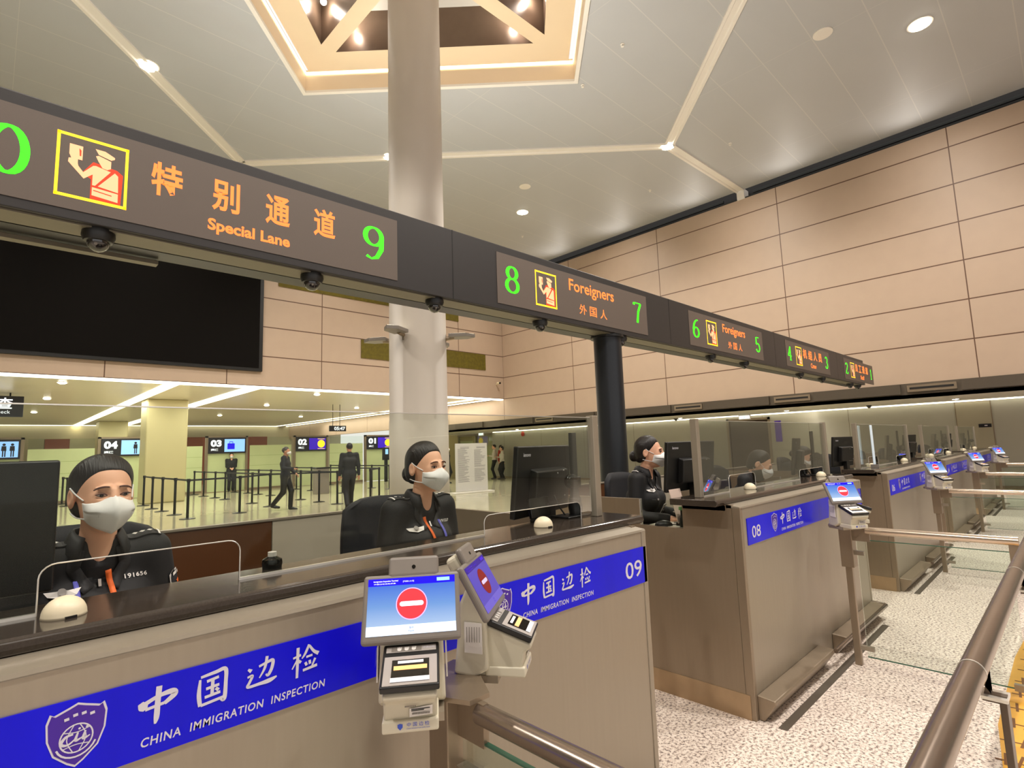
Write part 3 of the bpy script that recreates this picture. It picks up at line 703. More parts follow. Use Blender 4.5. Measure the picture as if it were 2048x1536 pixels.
def kiosk(label, loc, rz):
    t = thing('fingerprint_kiosk', label, 'kiosk', loc, rz, 'fingerprint kiosks on the railing ends')
    Z = .29; T = math.radians(29); up = Vector((0, math.sin(T), math.cos(T))); nn = Vector((0, -math.cos(T), math.sin(T)))
    R = Matrix(((1, 0, 0), (0, -nn.y, up.y), (0, -nn.z, up.z)))   # columns: x, back, up
    R = Matrix(((1, 0, 0), (0, math.cos(T), math.sin(T)), (0, -math.sin(T), math.cos(T))))
    c = Vector((0, 0, Z))
    # housing: tapered column with a scanner shelf
    def loft(prof, w0, w1, ztop, zbot):
        m = MB(); n = len(prof); vs = []
        for s_ in (-1, 1):
            for a, b in prof:
                k = (b-zbot)/(ztop-zbot); vs.append((s_*(w1+(w0-w1)*k), a, Z+b))
        m.add(vs, [tuple(range(n)), tuple(range(2*n-1, n-1, -1))]+[(i, i+n, (i+1) % n+n, (i+1) % n) for i in range(n)]); return m
    obj('housing', loft([(.03, .02), (.055, -.04), (.075, -.275), (.01, -.285), (-.035, -.26), (-.03, -.07), (-.015, -.02)], .078, .086, .02, -.285), SHELL, t, bevel=.008)
    obj('scanner_shelf', loft([(-.02, -.115), (-.165, -.177), (-.168, -.192), (-.145, -.208), (-.135, -.262), (-.128, -.29), (.02, -.29), (.02, -.115)], .066, .062, -.085, -.29), SHELL, t, bevel=.006)
    obj('shelf_lip', MB().box(-.0665, .0665, -.146, -.02, Z-.288, Z-.255), mat('kiosk_lip', (220, 212, 190), .4, 0, .02), t, bevel=.004)
    # scanner plate
    a = math.atan2(.061, .145); q = Matrix.Rotation(a, 3, 'X'); sc = Vector((0, -.098, Z-.135))
    pl = obj('scanner_plate', MB().obox(sc, (.14, .155, .022), q), BLACK, t, bevel=.004)
    g = lambda x, y, z: sc+q @ Vector((x, y, z))
    obj('scanner_surround', MB().obox(g(0, -.022, .0112), (.128, .1, .003), q), SILVER, pl)
    obj('platen', MB().obox(g(0, -.024, .0128), (.09, .075, .003), q), BLACKG, pl)
    obj('platen_strip', MB().obox(g(0, .004, .0148), (.062, .009, .001), q).obox(g(0, -.056, .0148), (.092, .014, .001), q), PLATEN, pl)
    obj('platen_strip', MB().obox(g(0, -.016, .0148), (.08, .014, .001), q), AMBER, pl)
    m = MB().obox(g(0, .055, .0115), (.124, .022, .002), q); obj('icon_strip', m, SILVER, pl)
    m = MB().obox(g(-.012, .055, .0128), (.075, .016, .001), q); obj('icon_panel', m, GREY_P, pl)
    m = MB()
    for x in (-.03, -.012, .006):
        m.add([g(x+.0055*math.cos(w_), .0535+.006*math.sin(w_), .0136) for w_ in [math.pi*2*i/10 for i in range(10)]], [tuple(range(10))])
        for k in range(4): m.add([g(x-.005+.003*k, .056, .0136), g(x-.003+.003*k, .056, .0136), g(x-.003+.003*k, .062, .0136), g(x-.005+.003*k, .062, .0136)], [(0, 1, 2, 3)])
    obj('hand_icon', m, WHITE, pl)
    k = fit_box(text_mb('中国边检', 1), .044, .056, .03, None); obj('lettering', MB().add([g(v[0], v[1], .0132) for v in k.v], k.f), WHITE_T, pl)
    # lettering and stickers on the shelf front
    def on_front(m, z0):
        pr = [(-.145, -.185), (-.135, -.262)]
        m.v = [(v[0], -.1475+(-.185-v[1])*(.010/.077)*1.0 if v[1] > -.256 else -.1475, Z+v[1]) for v in m.v]; return m
    st = obj('sticker', MB().add([(-.002, -.1455, Z-.226), (.052, -.1455, Z-.220), (.052, -.1410, Z-.246), (-.002, -.1410, Z-.250)], [(0, 1, 2, 3)]), WHITE, t)
    m = MB()
    for i in range(22):
        x = .004+i*.0019; m.add([(x, -.1462, Z-.237), (x+.0011*(1+i % 2*.4), -.1462, Z-.237), (x+.0011, -.145, Z-.2425), (x, -.145, Z-.2425)], [(0, 1, 2, 3)])
    for i, ln in enumerate((.044, .03)): m.add([(.002, -.1462+i*.0007, Z-.227-i*.004), (.002+ln, -.1462+i*.0007, Z-.226-i*.004), (.002+ln, -.1458+i*.0007, Z-.2285-i*.004), (.002, -.1458+i*.0007, Z-.2295-i*.004)], [(0, 1, 2, 3)])
    obj('barcode', m, BLACK, st)
    m = MB(); k = fit_box(text_mb('中国边检', 1, spacing=1.5), .018, -.266, .052, .011); m.add([(v[0], -.1468, Z+v[1]) for v in k.v], k.f)
    k = fit_box(text_mb('CHINA IMMIGRATION INSPECTION', 1), .018, -.2765, .054, .003); m.add([(v[0], -.1468, Z+v[1]) for v in k.v], k.f)
    sh = [(0, .008), (.006, .006), (.0058, -.002), (0, -.009), (-.0058, -.002), (-.006, .006)]; m.add([(-.024+a_, -.1468, Z-.27+b_) for a_, b_ in sh], [tuple(range(6))])
    obj('lettering', m, SCR_N, t)
    m = MB()
    for i_ in range(7): m.add([(-.013+i_*.0038+dx_, -.1478, Z-.2205+dz_) for dx_, dz_ in ((0, 0), (.003, 0), (.0036, .004), (.0006, .004))], [(0, 1, 2, 3)])
    obj('maker_mark', m, GREY_P, t)
    # side stickers with printed lines
    for s_ in (-1, 1):
        x = s_*.0875; ys = [-.025, .03]
        st = obj('side_sticker', MB().prism([(-.018, -.105), (.038, -.1), (.038, -.2), (-.018, -.205)], lambda a_, b_, d: (s_*(.0855+d*.004+(-b_-.1)*.02), a_, Z+b_), 0, 1), WHITE, t)
        m = MB()
        for i in range(6):
            yy = -.012+i*.008; m.add([(x*1.02+s_*.004, yy, Z-.115), (x*1.02+s_*.004, yy+.002, Z-.115), (x*1.02+s_*.006, yy+.002, Z-.165), (x*1.02+s_*.006, yy, Z-.165)], [(0, 1, 2, 3)])
        obj('printed_lines', m, GREY_P, st)
    # screen head
    sh = obj('screen_bezel', MB().obox(c, (.222, .02, .152), R), GREY_P, t, bevel=.008)
    f = lambda x, z, d=.0: c+R @ Vector((x, -.0102-d, z))
    dsp = MB(); dsp.add([(-.1, -.0005, -.0625), (.1, -.0005, -.0625), (.1, -.0005, .0625), (-.1, -.0005, .0625)], [(0, 1, 2, 3)])
    d = obj('display', dsp, SCREEN, sh); d.matrix_local = Matrix.Translation(c+R @ Vector((0, -.0102, .003))) @ R.to_4x4()
    F2 = lambda m, e: MB().add([(v[0], -.0009-e-v[2], v[1]) for v in m.v], m.f)
    sub = []
    def dsub(nm, m, mm, e=0.):
        o = obj(nm, F2(m, e), mm, d); return o
    rect = lambda x0, x1, z0, z1: MB().add([(x0, z0, 0), (x1, z0, 0), (x1, z1, 0), (x0, z1, 0)], [(0, 1, 2, 3)])
    dsub('title_bar', rect(-.1, .1, .046, .0625), SCR_T); dsub('footer', rect(-.1, .1, -.0625, -.042), mat('screen_footer', (205, 222, 245), .2, 0, 0, emit=(208, 224, 248), es=.95))
    dsub('button', rect(.058, .088, .0505, .0585), SCR_C, .0003)
    dsub('stop_rim', disc2(MB(), 0, .003, .0355, 40), SCR_K, .0003); dsub('stop_disc', disc2(MB(), 0, .003, .0335, 40), SCR_R, .0006)
    m = MB(); stroke(m, [(-.022, .003), (.022, .003)], .0105, False); disc2(m, -.022, .003, .0052, 14); disc2(m, .022, .003, .0052, 14); dsub('stop_bar', m, SCR_W, .0009)
    m = fit_box(text_mb('Immigration Inspection Terminal', 1, bold=.01), -.06, .056, .056, .0045)
    k = fit_box(text_mb('中国边检自助采集', 1), -.062, .0505, .05, .003); m.add(k.v, k.f); k = fit_box(text_mb('[TG08-L-A-D]', 1), -.008, .0535, .025, .004); m.add(k.v, k.f)
    dsub('title', m, SCR_W, .0005)
    m = fit_box(text_mb('暂停', 1), 0, -.049, .009, .0045); k = fit_box(text_mb('Pause', 1), 0, -.0555, .012, .0035); m.add(k.v, k.f); dsub('caption', m, SCR_N, .0005)
    # camera hood
    hd = obj('camera_hood', MB().obox(c+R @ Vector((.004, -.002, .092)), (.118, .018, .05), R), GREY_P, sh, bevel=.008)
    obj('hood_back', MB().obox(c+R @ Vector((.004, .026, .085)), (.112, .038, .045), R), SHELL, sh, bevel=.012)
    l_ = c+R @ Vector((.004, -.0105, .09)); obj('lens', MB().cyl(l_, l_+R @ Vector((0, -.002, 0)), .0045, n=16), BLACKG, hd)
    for o_ in t.children_recursive:      # the body below the screen head is compact
        if o_.name.startswith('screen_bezel') or any(p_ and p_.name.startswith('screen_bezel') for p_ in (o_.parent, o_.parent.parent if o_.parent else None)): continue
        for v in o_.data.vertices: v.co = (v.co.x*.87, v.co.y*.83, Z+(v.co.z-Z)*.745)
    obj('mount_plate', MB().box(-.06, .07, -.05, .08, .06, .078), STEEL, t)
    return t

def handrail(label):
    t = thing('lane_railing', label, 'railing', (0, 0, 0), 0, 'lane railings')
    obj('handrail', MB().tube([(0, 1.04, .86), (0, .31, .86)], .024, 20), TUBE, t, smooth=True)
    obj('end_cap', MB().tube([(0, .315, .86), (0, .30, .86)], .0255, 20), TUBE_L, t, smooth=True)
    obj('post', MB().box(-.017, .017, 1.135, 1.175, 0, .885), STEEL_D, t, bevel=.003)
    obj('post_sleeve', MB().box(-.04, .04, 1.115, 1.19, .62, .885), STEEL_D, t, bevel=.003)
    obj('head_bracket', MB().prism([(-.09, .0), (-.1, .06), (.1, .1), (.13, .05), (.03, -.13), (-.03, -.13)], lambda a, b, d: (a, 1.17+b, d), .885, .896), STEEL_D, t)
    obj('rail_bracket', MB().box(-.008, .008, 1.02, 1.12, .79, .885), STEEL_D, t); obj('end_post', MB().box(-.012, .012, .30, .345, .62, .86), STEEL_D, t)
    p = obj('glass_panel', MB().box(-.006, .006, .34, 1.10, .06, .80), GLASS_D, t)
    obj('glass_top_edge', MB().box(-.0062, .0062, .34, 1.10, .797, .801), GLASS_E, p); obj('glass_bottom_edge', MB().box(-.0062, .0062, .34, 1.10, .058, .062), GLASS_E, p)
    obj('glass_clip', MB().box(-.015, .015, .36, .40, .05, .085), STEEL, p); obj('glass_clip', MB().box(-.015, .015, 1.06, 1.135, .10, .125), STEEL, p); obj('glass_clip', MB().box(-.015, .015, 1.06, 1.135, .70, .725), STEEL, p)
    return t

def dome_device(label, loc, rz=0.):
    t = thing('half_dome_device', label, 'dome device', loc, rz, 'cream half dome devices on the counters')
    obj('shell', MB().lathe([(.001, .041)]+[(.039*math.sin(a), .037*math.cos(a)+.004) for a in [math.radians(d) for d in range(8, 91, 9)]]+[(.040, .0)], n=32), CREAM, t, smooth='all')
    obj('notch', MB().box(-.012, .008, -.0415, -.034, 0, .005), BLACK, t); obj('foot_ring', MB().lathe([(.036, -.0), (.037, .002), (.02, .002), (.02, 0)], n=24), BLACK, t)
    return t

def monitor(label, loc, rz):
    t = thing('desk_monitor', label, 'monitor', loc, rz, 'monitors of the officers')   # back faces -y
    tl = Matrix.Rotation(math.radians(6), 4, 'X')
    bk = obj('back_shell', MB().box(-.26, .26, -.012, .014, .0, .315).xf(tl), BLACK, t, bevel=.006)
    obj('rear_housing', MB().prism([(.05, -.012), (.06, -.055), (.205, -.055), (.215, -.012)], lambda a, b, d: (d, b, a), -.15, .15).xf(tl), BLACK, t, bevel=.008)
    obj('screen', MB().box(-.25, .25, .014, .0155, .015, .305).xf(tl), BLACKG, t)
    obj('stand_neck', MB().box(-.035, .035, -.06, -.02, -.14, .16), BLACK, t, bevel=.004); obj('stand_base', MB().lathe([(.001, -.15), (.13, -.15), (.13, -.138), (.001, -.135)], (0, -.02, 0), 28), BLACK, t, smooth=True)
    k = fit_box(text_mb('lenovo', 1, bold=.01), -.18, .278, .062, None); obj('logo', MB().add([(v[0], -.0125, v[1]) for v in k.v], k.f).xf(tl), WHITE_T, bk)
    m = MB()
    for x, z in ((.04, .19), (.10, .2), (.125, .08)): m.sphere((x, -.055, z), .004, 8, 5)
    obj('screw', m.xf(tl), SILVER, bk)
    return t

def scan_display(label, loc, rz=0.):
    t = thing('passenger_display', label, 'display', loc, rz, 'small black displays on the counters')
    obj('panel', MB().box(-.075, .075, -.008, .008, .02, .105).xf(Matrix.Rotation(math.radians(-8), 4, 'X')), BLACKG, t, bevel=.004)
    obj('foot', MB().box(-.03, .03, -.03, .04, 0, .012), BLACK, t, bevel=.003); obj('neck', MB().box(-.012, .012, .0, .014, .01, .05), BLACK, t)
    return t

def face_camera(label, loc, rz=0.):
    t = thing('camera_stand', label, 'camera stand', loc, rz, 'black camera stands on the counters')
    obj('base_plate', MB().box(-.11, .07, -.05, .06, 0, .008), BLACK, t, bevel=.003)
    obj('stem', MB().lathe([(.001, .0), (.03, .008), (.034, .05), (.028, .06), (.03, .08), (.022, .09), (.024, .12), (.02, .15), (.001, .15)], n=18), BLACK, t, smooth=True)
    obj('pole', MB().box(-.017, .017, -.01, .01, .14, .385), BLACK, t, bevel=.002); obj('clamp', MB().box(-.028, .028, -.02, .02, .13, .18), BLACK, t, bevel=.005)
    obj('arm', MB().tube([(-.02, -.005, .155), (-.055, -.02, .16), (-.075, -.04, .175)], .02, 12), BLACK, t, smooth=True); obj('camera_head', MB().sphere((-.085, -.055, .165), .034, 16, 10), BLACKG, t, smooth=True)
    obj('cable', MB().tube(smooth_pts([(-.05, .02, .006), (-.07, .04, .05), (-.09, .05, .1)]), .004, 6), BLACK, t, smooth=True)
    return t

def office_chair(label, loc, rz, zs=.72):
    t = thing('office_chair', label, 'chair', loc, rz, 'black swivel chairs of the officers')
    obj('seat', MB().box(-.23, .23, -.23, .22, zs-.05, zs), NAVY, t, bevel=.03)
    rows = []
    for i in range(9):
        z = zs+.08+.46*i/8; wd = .22+.02*math.sin(math.pi*i/8)-(.03 if i == 8 else 0)
        rows.append([(wd*s_/4, .24+.05*(1-(s_/4)**2)+.02*i/8, z-(abs(s_/4)**4*.03 if i == 8 else 0)) for s_ in range(-4, 5)])
    obj('backrest', MB().grid(rows), NAVY, t, smooth=True, solid=.035)
    obj('back_bar', MB().box(-.03, .03, .27, .30, zs-.04, zs+.2), BLACK, t); obj('stem', MB().cyl((0, 0, .30), (0, 0, zs-.05), .028), BLACK, t)
    for k in range(5):
        a = 2*math.pi*k/5; obj('leg', MB().tube([(0, 0, .31), (.26*math.cos(a), .26*math.sin(a), .25)], [.025, .016], 8), BLACK, t)
        obj('caster', MB().sphere((.26*math.cos(a), .26*math.sin(a), .245), .025, 10, 6), BLACK, t, smooth=True)
    return t

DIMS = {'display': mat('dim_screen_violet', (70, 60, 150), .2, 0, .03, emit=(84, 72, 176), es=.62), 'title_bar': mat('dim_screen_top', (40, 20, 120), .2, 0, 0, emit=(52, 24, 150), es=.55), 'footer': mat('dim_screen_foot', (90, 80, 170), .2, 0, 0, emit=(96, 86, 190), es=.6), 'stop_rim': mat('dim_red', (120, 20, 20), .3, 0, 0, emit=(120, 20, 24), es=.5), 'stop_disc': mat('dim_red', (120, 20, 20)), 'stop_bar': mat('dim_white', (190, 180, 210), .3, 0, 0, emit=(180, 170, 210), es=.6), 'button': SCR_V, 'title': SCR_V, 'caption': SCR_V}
NUM = {10: 'ten', 9: 'nine', 8: 'eight', 7: 'seven', 6: 'six', 5: 'five', 4: 'four', 3: 'three', 2: 'two', 1: 'one'}
def lane(n): return 'lane %s' % NUM[n]
DOMES, RAILS = {}, {}
for k in range(5):
    nl, nr = 10-2*k, 9-2*k; x = X0+PITCHX*k
    pos = ['nearest of the row, filling the left foreground', 'second of the row, with band number 08', 'third of the row beyond number 08', 'fourth of the row, far', 'last of the row before the stone wall'][k]
    c = counter('steel inspection counter with blue band, '+pos, nl, nr); c.location.x = x
    if k == 0:
        KA = kiosk('white fingerprint kiosk facing the camera at the near counter, red stop sign on screen', (.735, 1.115, .823), math.radians(-36))
        KB = kiosk('white fingerprint kiosk seen from its side, right of the nearest kiosk', (1.005, 1.18, .812), math.radians(36))
        for o_ in KB.children_recursive:  # off-angle dimming of this screen is put into its colours
            if o_.name.split('.')[0] in DIMS: o_.data.materials[0] = DIMS[o_.name.split('.')[0]]
        RA = handrail('steel handrail with glass below, running from the near kiosks to the lower right'); RA.location.x = .87
        DA = dome_device('cream half dome on the near granite top before the left officer', (.143, 1.535, ZC), math.radians(15))
        DB = dome_device('cream half dome on the near granite top, right of the middle officer', (1.66, 1.555, ZC))
        MA = monitor('black monitor back at the left frame edge beside the left officer', (-.118, 1.80, 1.165), math.radians(-6))
        MBt = monitor('black monitor back with logo right of the middle officer', (1.90, 1.79, 1.165), math.radians(14))
        SA = scan_display('small black display behind the near left half dome', (-.12, 1.66, ZC)); SB = scan_display('small black display behind the half dome, under the monitor of the middle officer', (1.76, 1.66, ZC), math.radians(10))
        FB = face_camera('tall black camera stand right of the middle officer, before the glass post', (2.0, 1.665, ZC))
        CA = office_chair('black swivel chair behind the left officer', (.275, 2.12, 0), 0.07); CB = office_chair('black swivel chair showing left of the middle officer', (1.38, 2.13, 0), math.radians(-18))
    else:
        dx = PITCHX*k; M = lambda o: o.location+Vector((dx, 0, 0))
        dup(KA, M(KA), 'white fingerprint kiosk at the railing end below %s, screen towards the left' % lane(nl))
        dup(KB, M(KB), 'white fingerprint kiosk turned away at the railing end below %s' % lane(nr))
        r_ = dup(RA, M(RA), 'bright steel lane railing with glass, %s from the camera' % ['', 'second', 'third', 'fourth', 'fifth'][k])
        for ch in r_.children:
            if ch.name.startswith('handrail'): ch.material_slots[0].link = 'OBJECT'; ch.material_slots[0].material = TUBE_L  # paler material paints the overhead light onto these handrails
        dup(DA, (X0+dx+(.68 if k == 1 else .45), 1.56, ZC), 'cream half dome on the counter below lane number %s' % NUM[nl]); dup(DB, M(DB)+Vector((.14 if k == 1 else 0, 0, 0)), 'cream half dome on the counter below lane number %s' % NUM[nr])
        dup(MA, M(MA)+Vector((.125, 0, 0)), 'black monitor back on the counter below lane number %s' % NUM[nl]); dup(MBt, M(MBt), 'black monitor back on the counter below lane number %s' % NUM[nr])
        dup(SA, M(SA)+Vector((.9, 0, 0)), 'small black display on the counter below lane number %s' % NUM[nl]); dup(SB, M(SB), 'small black display on the counter below lane number %s' % NUM[nr])
        dup(FB, M(FB), 'tall black camera stand on the counter below lane number %s' % NUM[nr])
        dup(CA, M(CA)+Vector((-.02 if k == 1 else 0, .1, 0)), 'black swivel chair at the counter below lane number %s' % NUM[nl]); dup(CB, M(CB), 'black swivel chair at the counter below lane number %s' % NUM[nr])
# things on the desks
t = thing('name_stand', 'pale card on a stand beside the third officer, before the black monitor', 'paper', (3.115, 1.735, .968)); m = MB().box(-.065, .065, -.002, .002, .02, .225); obj('card', m.xf(Matrix.Rotation(math.radians(-14), 4, 'X')), mat('pinkish_card', (232, 206, 192), .6, 0, .03), t); obj('stand', MB().box(-.03, .03, -.03, .04, 0, .02), BLACK, t)
t = thing('ink_stamp', 'small black stamp with green top on the desk of the third officer', 'stamp', (3.06, 1.715, .968)); obj('body', MB().lathe([(.001, 0), (.018, 0), (.018, .05), (.011, .06), (.011, .1), (.001, .1)], n=16), BLACK, t, smooth=True); obj('cap', MB().lathe([(.001, .1), (.02, .1), (.02, .118), (.001, .122)], n=16), mat('stamp_green', (120, 170, 110), .4, 0, .05), t, smooth=True)
t = thing('computer_mouse', 'black computer mouse on the white side desk of the second counter', 'mouse', (3.05, 1.84, .968), .5); obj('shell', MB().sphere((0, 0, .0), (.032, .055, .032), 18, 8, 0, 1), BLACK, t, smooth=True); obj('cable', MB().tube(smooth_pts([(0, -.05, .006), (.03, -.09, .005), (.08, -.1, .005), (.1, -.06, .005)]), .0025, 6), BLACK, t)
tag(obj('desk_paper', MB().box(3.1, 3.24, 1.70, 1.82, .9685, .9700), WHITE), 'white paper sheets on the side desk by the black mouse', 'paper')
t = thing('sanitiser_bottle', 'clear bottle with white collar on the near granite top, right of the left officer', 'bottle', (.62, 1.66, ZC)); obj('bottle', MB().lathe([(.001, 0), (.026, 0), (.028, .015), (.026, .026), (.012, .034), (.001, .034)], n=18), BLACKG, t, smooth=True); obj('collar', MB().lathe([(.001, .034), (.012, .034), (.012, .046), (.001, .048)], n=16), WHITE, t, smooth=True)
t = thing('call_light', 'pale white upright light bar on the counter glass, third counter', 'light bar', (6.72, 1.52, ZC)); obj('bar', MB().box(-.02, .02, -.008, .008, .03, .44), mat('pale_bar', (205, 216, 222), .3, 0, .02, emit=(200, 215, 225), es=.35), t, bevel=.004); obj('foot', MB().box(-.03, .03, -.03, .03, 0, .03), GREY_P, t)

# ------------------------------------------------------------------ queue rail along the passenger side
t = thing('queue_railing', 'thick brown steel handrail sweeping from the lower right corner along the queue', 'railing', (0, .25, 0))
obj('handrail', MB().tube([(.55, 0, .88), (17.5, 0, .88)], .0285, 24), TUBE, t, smooth=True)
BARM = mat('flat_bar_steel', (104, 90, 78), .35, .6, .08)
for i in range(11):
    x = 1.9+1.33*i
    obj('joint_ring', MB().tube([(x-.1, 0, .88), (x-.094, 0, .88)], .0296, 24), CHROME, t, smooth=True)
    p = obj('post', MB().box(x-.006, x+.05, -.05, -.035, 0, .79), BARM, t, bevel=.002)
    obj('bracket', MB().prism([(-.02, .86), (.02, .86), (-.02, .80), (-.05, .80), (-.05, .78), (.0, .78)], lambda a, b, d: (x+.02+d, a, b), -.012, .012), BARM, p)
    obj('bracket_cap', MB().box(x-.01, x+.055, -.053, .0, .79, .798), CHROME, p)
pl = [(3.25, .385), (3.78, .445), (4.95, .452), (5.6, .42), (5.6, .2), (3.2, .1)]
t = thing('floor_sticker', 'yellow floor marking with dark strokes beside the queue rail, lower right', 'floor sticker', (0, 0, 0)); obj('sheet', MB().prism(pl, lambda a, b, d: (a, b, d), .0005, .002), YELLOW, t)
m = MB()
for i in range(9):
    xx = 3.35+i*.22
    for q in ([(0, .3), (.12, .31)], [(.04, .34), (.05, .24)], [(.0, .26), (.13, .25)]): stroke(m, [(xx+q[0][0], q[0][1]), (xx+q[1][0], q[1][1])], .012, False)
m.v = [(v[0], v[1]+.085, .0024+v[2]) for v in m.v]; obj('lettering', m, mat('sticker_ink', (120, 74, 26), .6, 0, .1), t)

# ------------------------------------------------------------------ overhead sign beam
t = thing('overhead_sign_beam', 'long charcoal overhead beam with led lane signs running to the wall', 'sign beam', (0, 3.31, 0))
GB, GT = 2.655, 3.226
obj('casing', MB().box(-3.5, 14.58, .0, .40, GB, GT), GANTRY, t, bevel=.006)
obj('soffit_strip', MB().box(-3.5, 14.4, .03, .2, GB-.008, GB), SOFFIT, t); obj('soffit_gap', MB().box(-3.5, 14.4, .22, .34, GB-.006, GB), BLACK, t)
obj('cable_tray', MB().box(-3.5, .68, .36, .42, GB-.035, GB-.012), SOFFIT, t)
m = MB()
for x in (2.6, 5.92, 9.24, 12.56): m.box(x-.004, x+.004, -.001, .3, GB+.002, GT-.001)
obj('joint', m, BLACK, t)
po = obj('support_post', MB().cyl((4.84, .16, 0), (4.84, .16, GB), .15, n=32), mat('post_charcoal', (46, 48, 52), .35, .4, .06), t, smooth=True)
obj('post_collar', MB().cyl((4.84, .16, GB-.03), (4.84, .16, GB-.005), .18, n=32), BLACK, po)
YP = -.004
def pictogram(parent, x0, z0, w_, h_):
    m = MB()
    for a, b in (((0, .5), (1, .5)),): pass
    fr = .045
    for q in ((0, 1, 0, fr), (0, 1, 1-fr, 1), (0, fr, 0, 1), (1-fr, 1, 0, 1)):
        m.add([(x0+w_*a, YP-.0005, z0+h_*b) for a, b in ((q[0], q[2]), (q[1], q[2]), (q[1], q[3]), (q[0], q[3]))], [(0, 1, 2, 3)])
    f = obj('pictogram_frame', m, LED_Y, parent)
    polys = [[(.17, .84), (.35, .84), (.35, .62), (.29, .62), (.29, .56), (.3, .52), (.37, .44), (.5, .58), (.54, .59), (.75, .55), (.54, .27), (.5, .27), (.5, .44), (.38, .34), (.16, .55), (.165, .61), (.2, .62), (.17, .68)],
             [(.52, .86), (.66, .86), (.8, .8), (.8, .77), (.75, .74), (.57, .78)], [(.53, .745), (.57, .765), (.75, .72), (.75, .6), (.7, .57), (.63, .58), (.57, .67)],
             [(.81, .55), (.86, .51), (.87, .24), (.58, .27)], [(.5, .24), (.87, .22), (.87, .08), (.5, .11)]]
    m = MB()
    for p in polys: m.add([(x0+w_*a, YP-.0008, z0+h_*b) for a, b in p], [tuple(range(len(p)))])
    g_ = obj('pictogram_figure', m, LED_P, f)
    m = MB()
    for p in ([(.52, .2), (.78, .175), (.78, .16), (.52, .185)], [(.3, .8), (.33, .77), (.33, .68), (.31, .68)]): m.add([(x0+w_*a, YP-.0012, z0+h_*b) for a, b in p], [tuple(range(len(p)))])
    obj('belt_line', m, LED_R, g_)
    m = MB()   # red glow field of the sign behind the figure
    for p in ([(.48, .05), (.91, .04), (.93, .54), (.84, .6), (.5, .64), (.35, .42), (.48, .36)],): m.add([(x0+w_*a, YP-.0003, z0+h_*b) for a, b in p], [tuple(range(len(p)))])
    obj('pictogram_field', m, LED_R, f)
def led_text(m, s_, cx, cz, wd, ht, **k):
    q = fit_box(text_mb(s_, 1, **k), cx, cz, wd, ht); m.add([(v[0], YP-.0006, v[1]) for v in q.v], q.f)
for k in range(5):
    ox = PITCHX*k; x0, x1 = -.245+ox, 2.088+ox; a, b = 10-2*k, 9-2*k
    p = obj('led_panel', MB().box(x0, x1, YP, .01, 2.705, 3.158), LEDP, t)
    m = MB()
    if k == 0:
        digit(m, '1', -.17, 2.93, .19, .235); digit(m, '0', .0, 2.93, .15, .235)
    else: digit(m, str(a), x0+.18, 2.94, .17, .235)
    m.v = [(v[0], YP-.0006-v[2], v[1]) for v in m.v]; obj('lane_number', m, LED_G, p)
    m = MB(); digit(m, str(b), x0+2.14, 2.94, .16, .235); m.v = [(v[0], YP-.0006-v[2], v[1]) for v in m.v]; obj('lane_number', m, LED_G, p)
    pictogram(p, x0+(.415 if k == 0 else .475), 2.765, .29, .33)
    m = MB()
    if k == 0:
        for ch, cx in zip('特别通道', (.637, .935, 1.232, 1.535)): led_text(m, ch, cx, 2.985, .148, .19, bold=.022)
        led_text(m, 'Special Lane', 1.075, 2.79, .465, .09, bold=.03)
    elif k < 3:
        led_text(m, 'Foreigners', x0+1.325, 3.03, .74, .155, bold=.012)
        for ch, cx in zip('外国人', (1.16, 1.325, 1.50)): led_text(m, ch, x0+cx, 2.825, .115, .1, bold=.006)
    else:
        for ch, cx in zip('机组人员' if k == 3 else '员工通道', (.94, 1.22, 1.5, 1.78)): led_text(m, ch, x0+cx, 3.0, .2, .17, bold=.02)
        led_text(m, 'Crew' if k == 3 else 'Staff', x0+1.36, 2.81, .3, .09, bold=.02)
    obj('lettering', m, LED_O, p)
CAMS = [(.363, 'below the led pictogram at the left'), (1.494, 'below the led lane number nine'), (2.482, 'in front of the round column'), (3.691, 'below the led lane number eight'), (4.99, 'at the top of the black support post'), (7.115, 'below the led lane number six'), (8.199, 'below the led lane number five'), (10.57, 'below the led lane number four'), (11.793, 'below the led lane number three'), (13.7, 'below the led lane number two'), (14.3, 'at the far end of the sign beam')]
for i, (x, lb) in enumerate(CAMS):
    if i == 0:
        c0 = t = thing('dome_camera', 'black dome camera under the sign beam, '+lb, 'security camera', (x, 3.40, GB), 0, 'dome cameras under the sign beam')
        obj('base', MB().lathe([(.001, 0), (.07, 0), (.073, -.03), (.062, -.058), (.05, -.06), (.001, -.06)], n=28), BLACK, t, smooth=True)
        dm = obj('dome', MB().sphere((0, 0, -.058), (.05, .05, .052), 24, 8, -1, 0), DOME_G, t, smooth=True); obj('lens', MB().sphere((-.01, -.03, -.075), .016, 12, 8), GREY_P, dm, smooth=True)
    else: dup(c0, (x, 3.40, GB), 'black dome camera under the sign beam, '+lb)

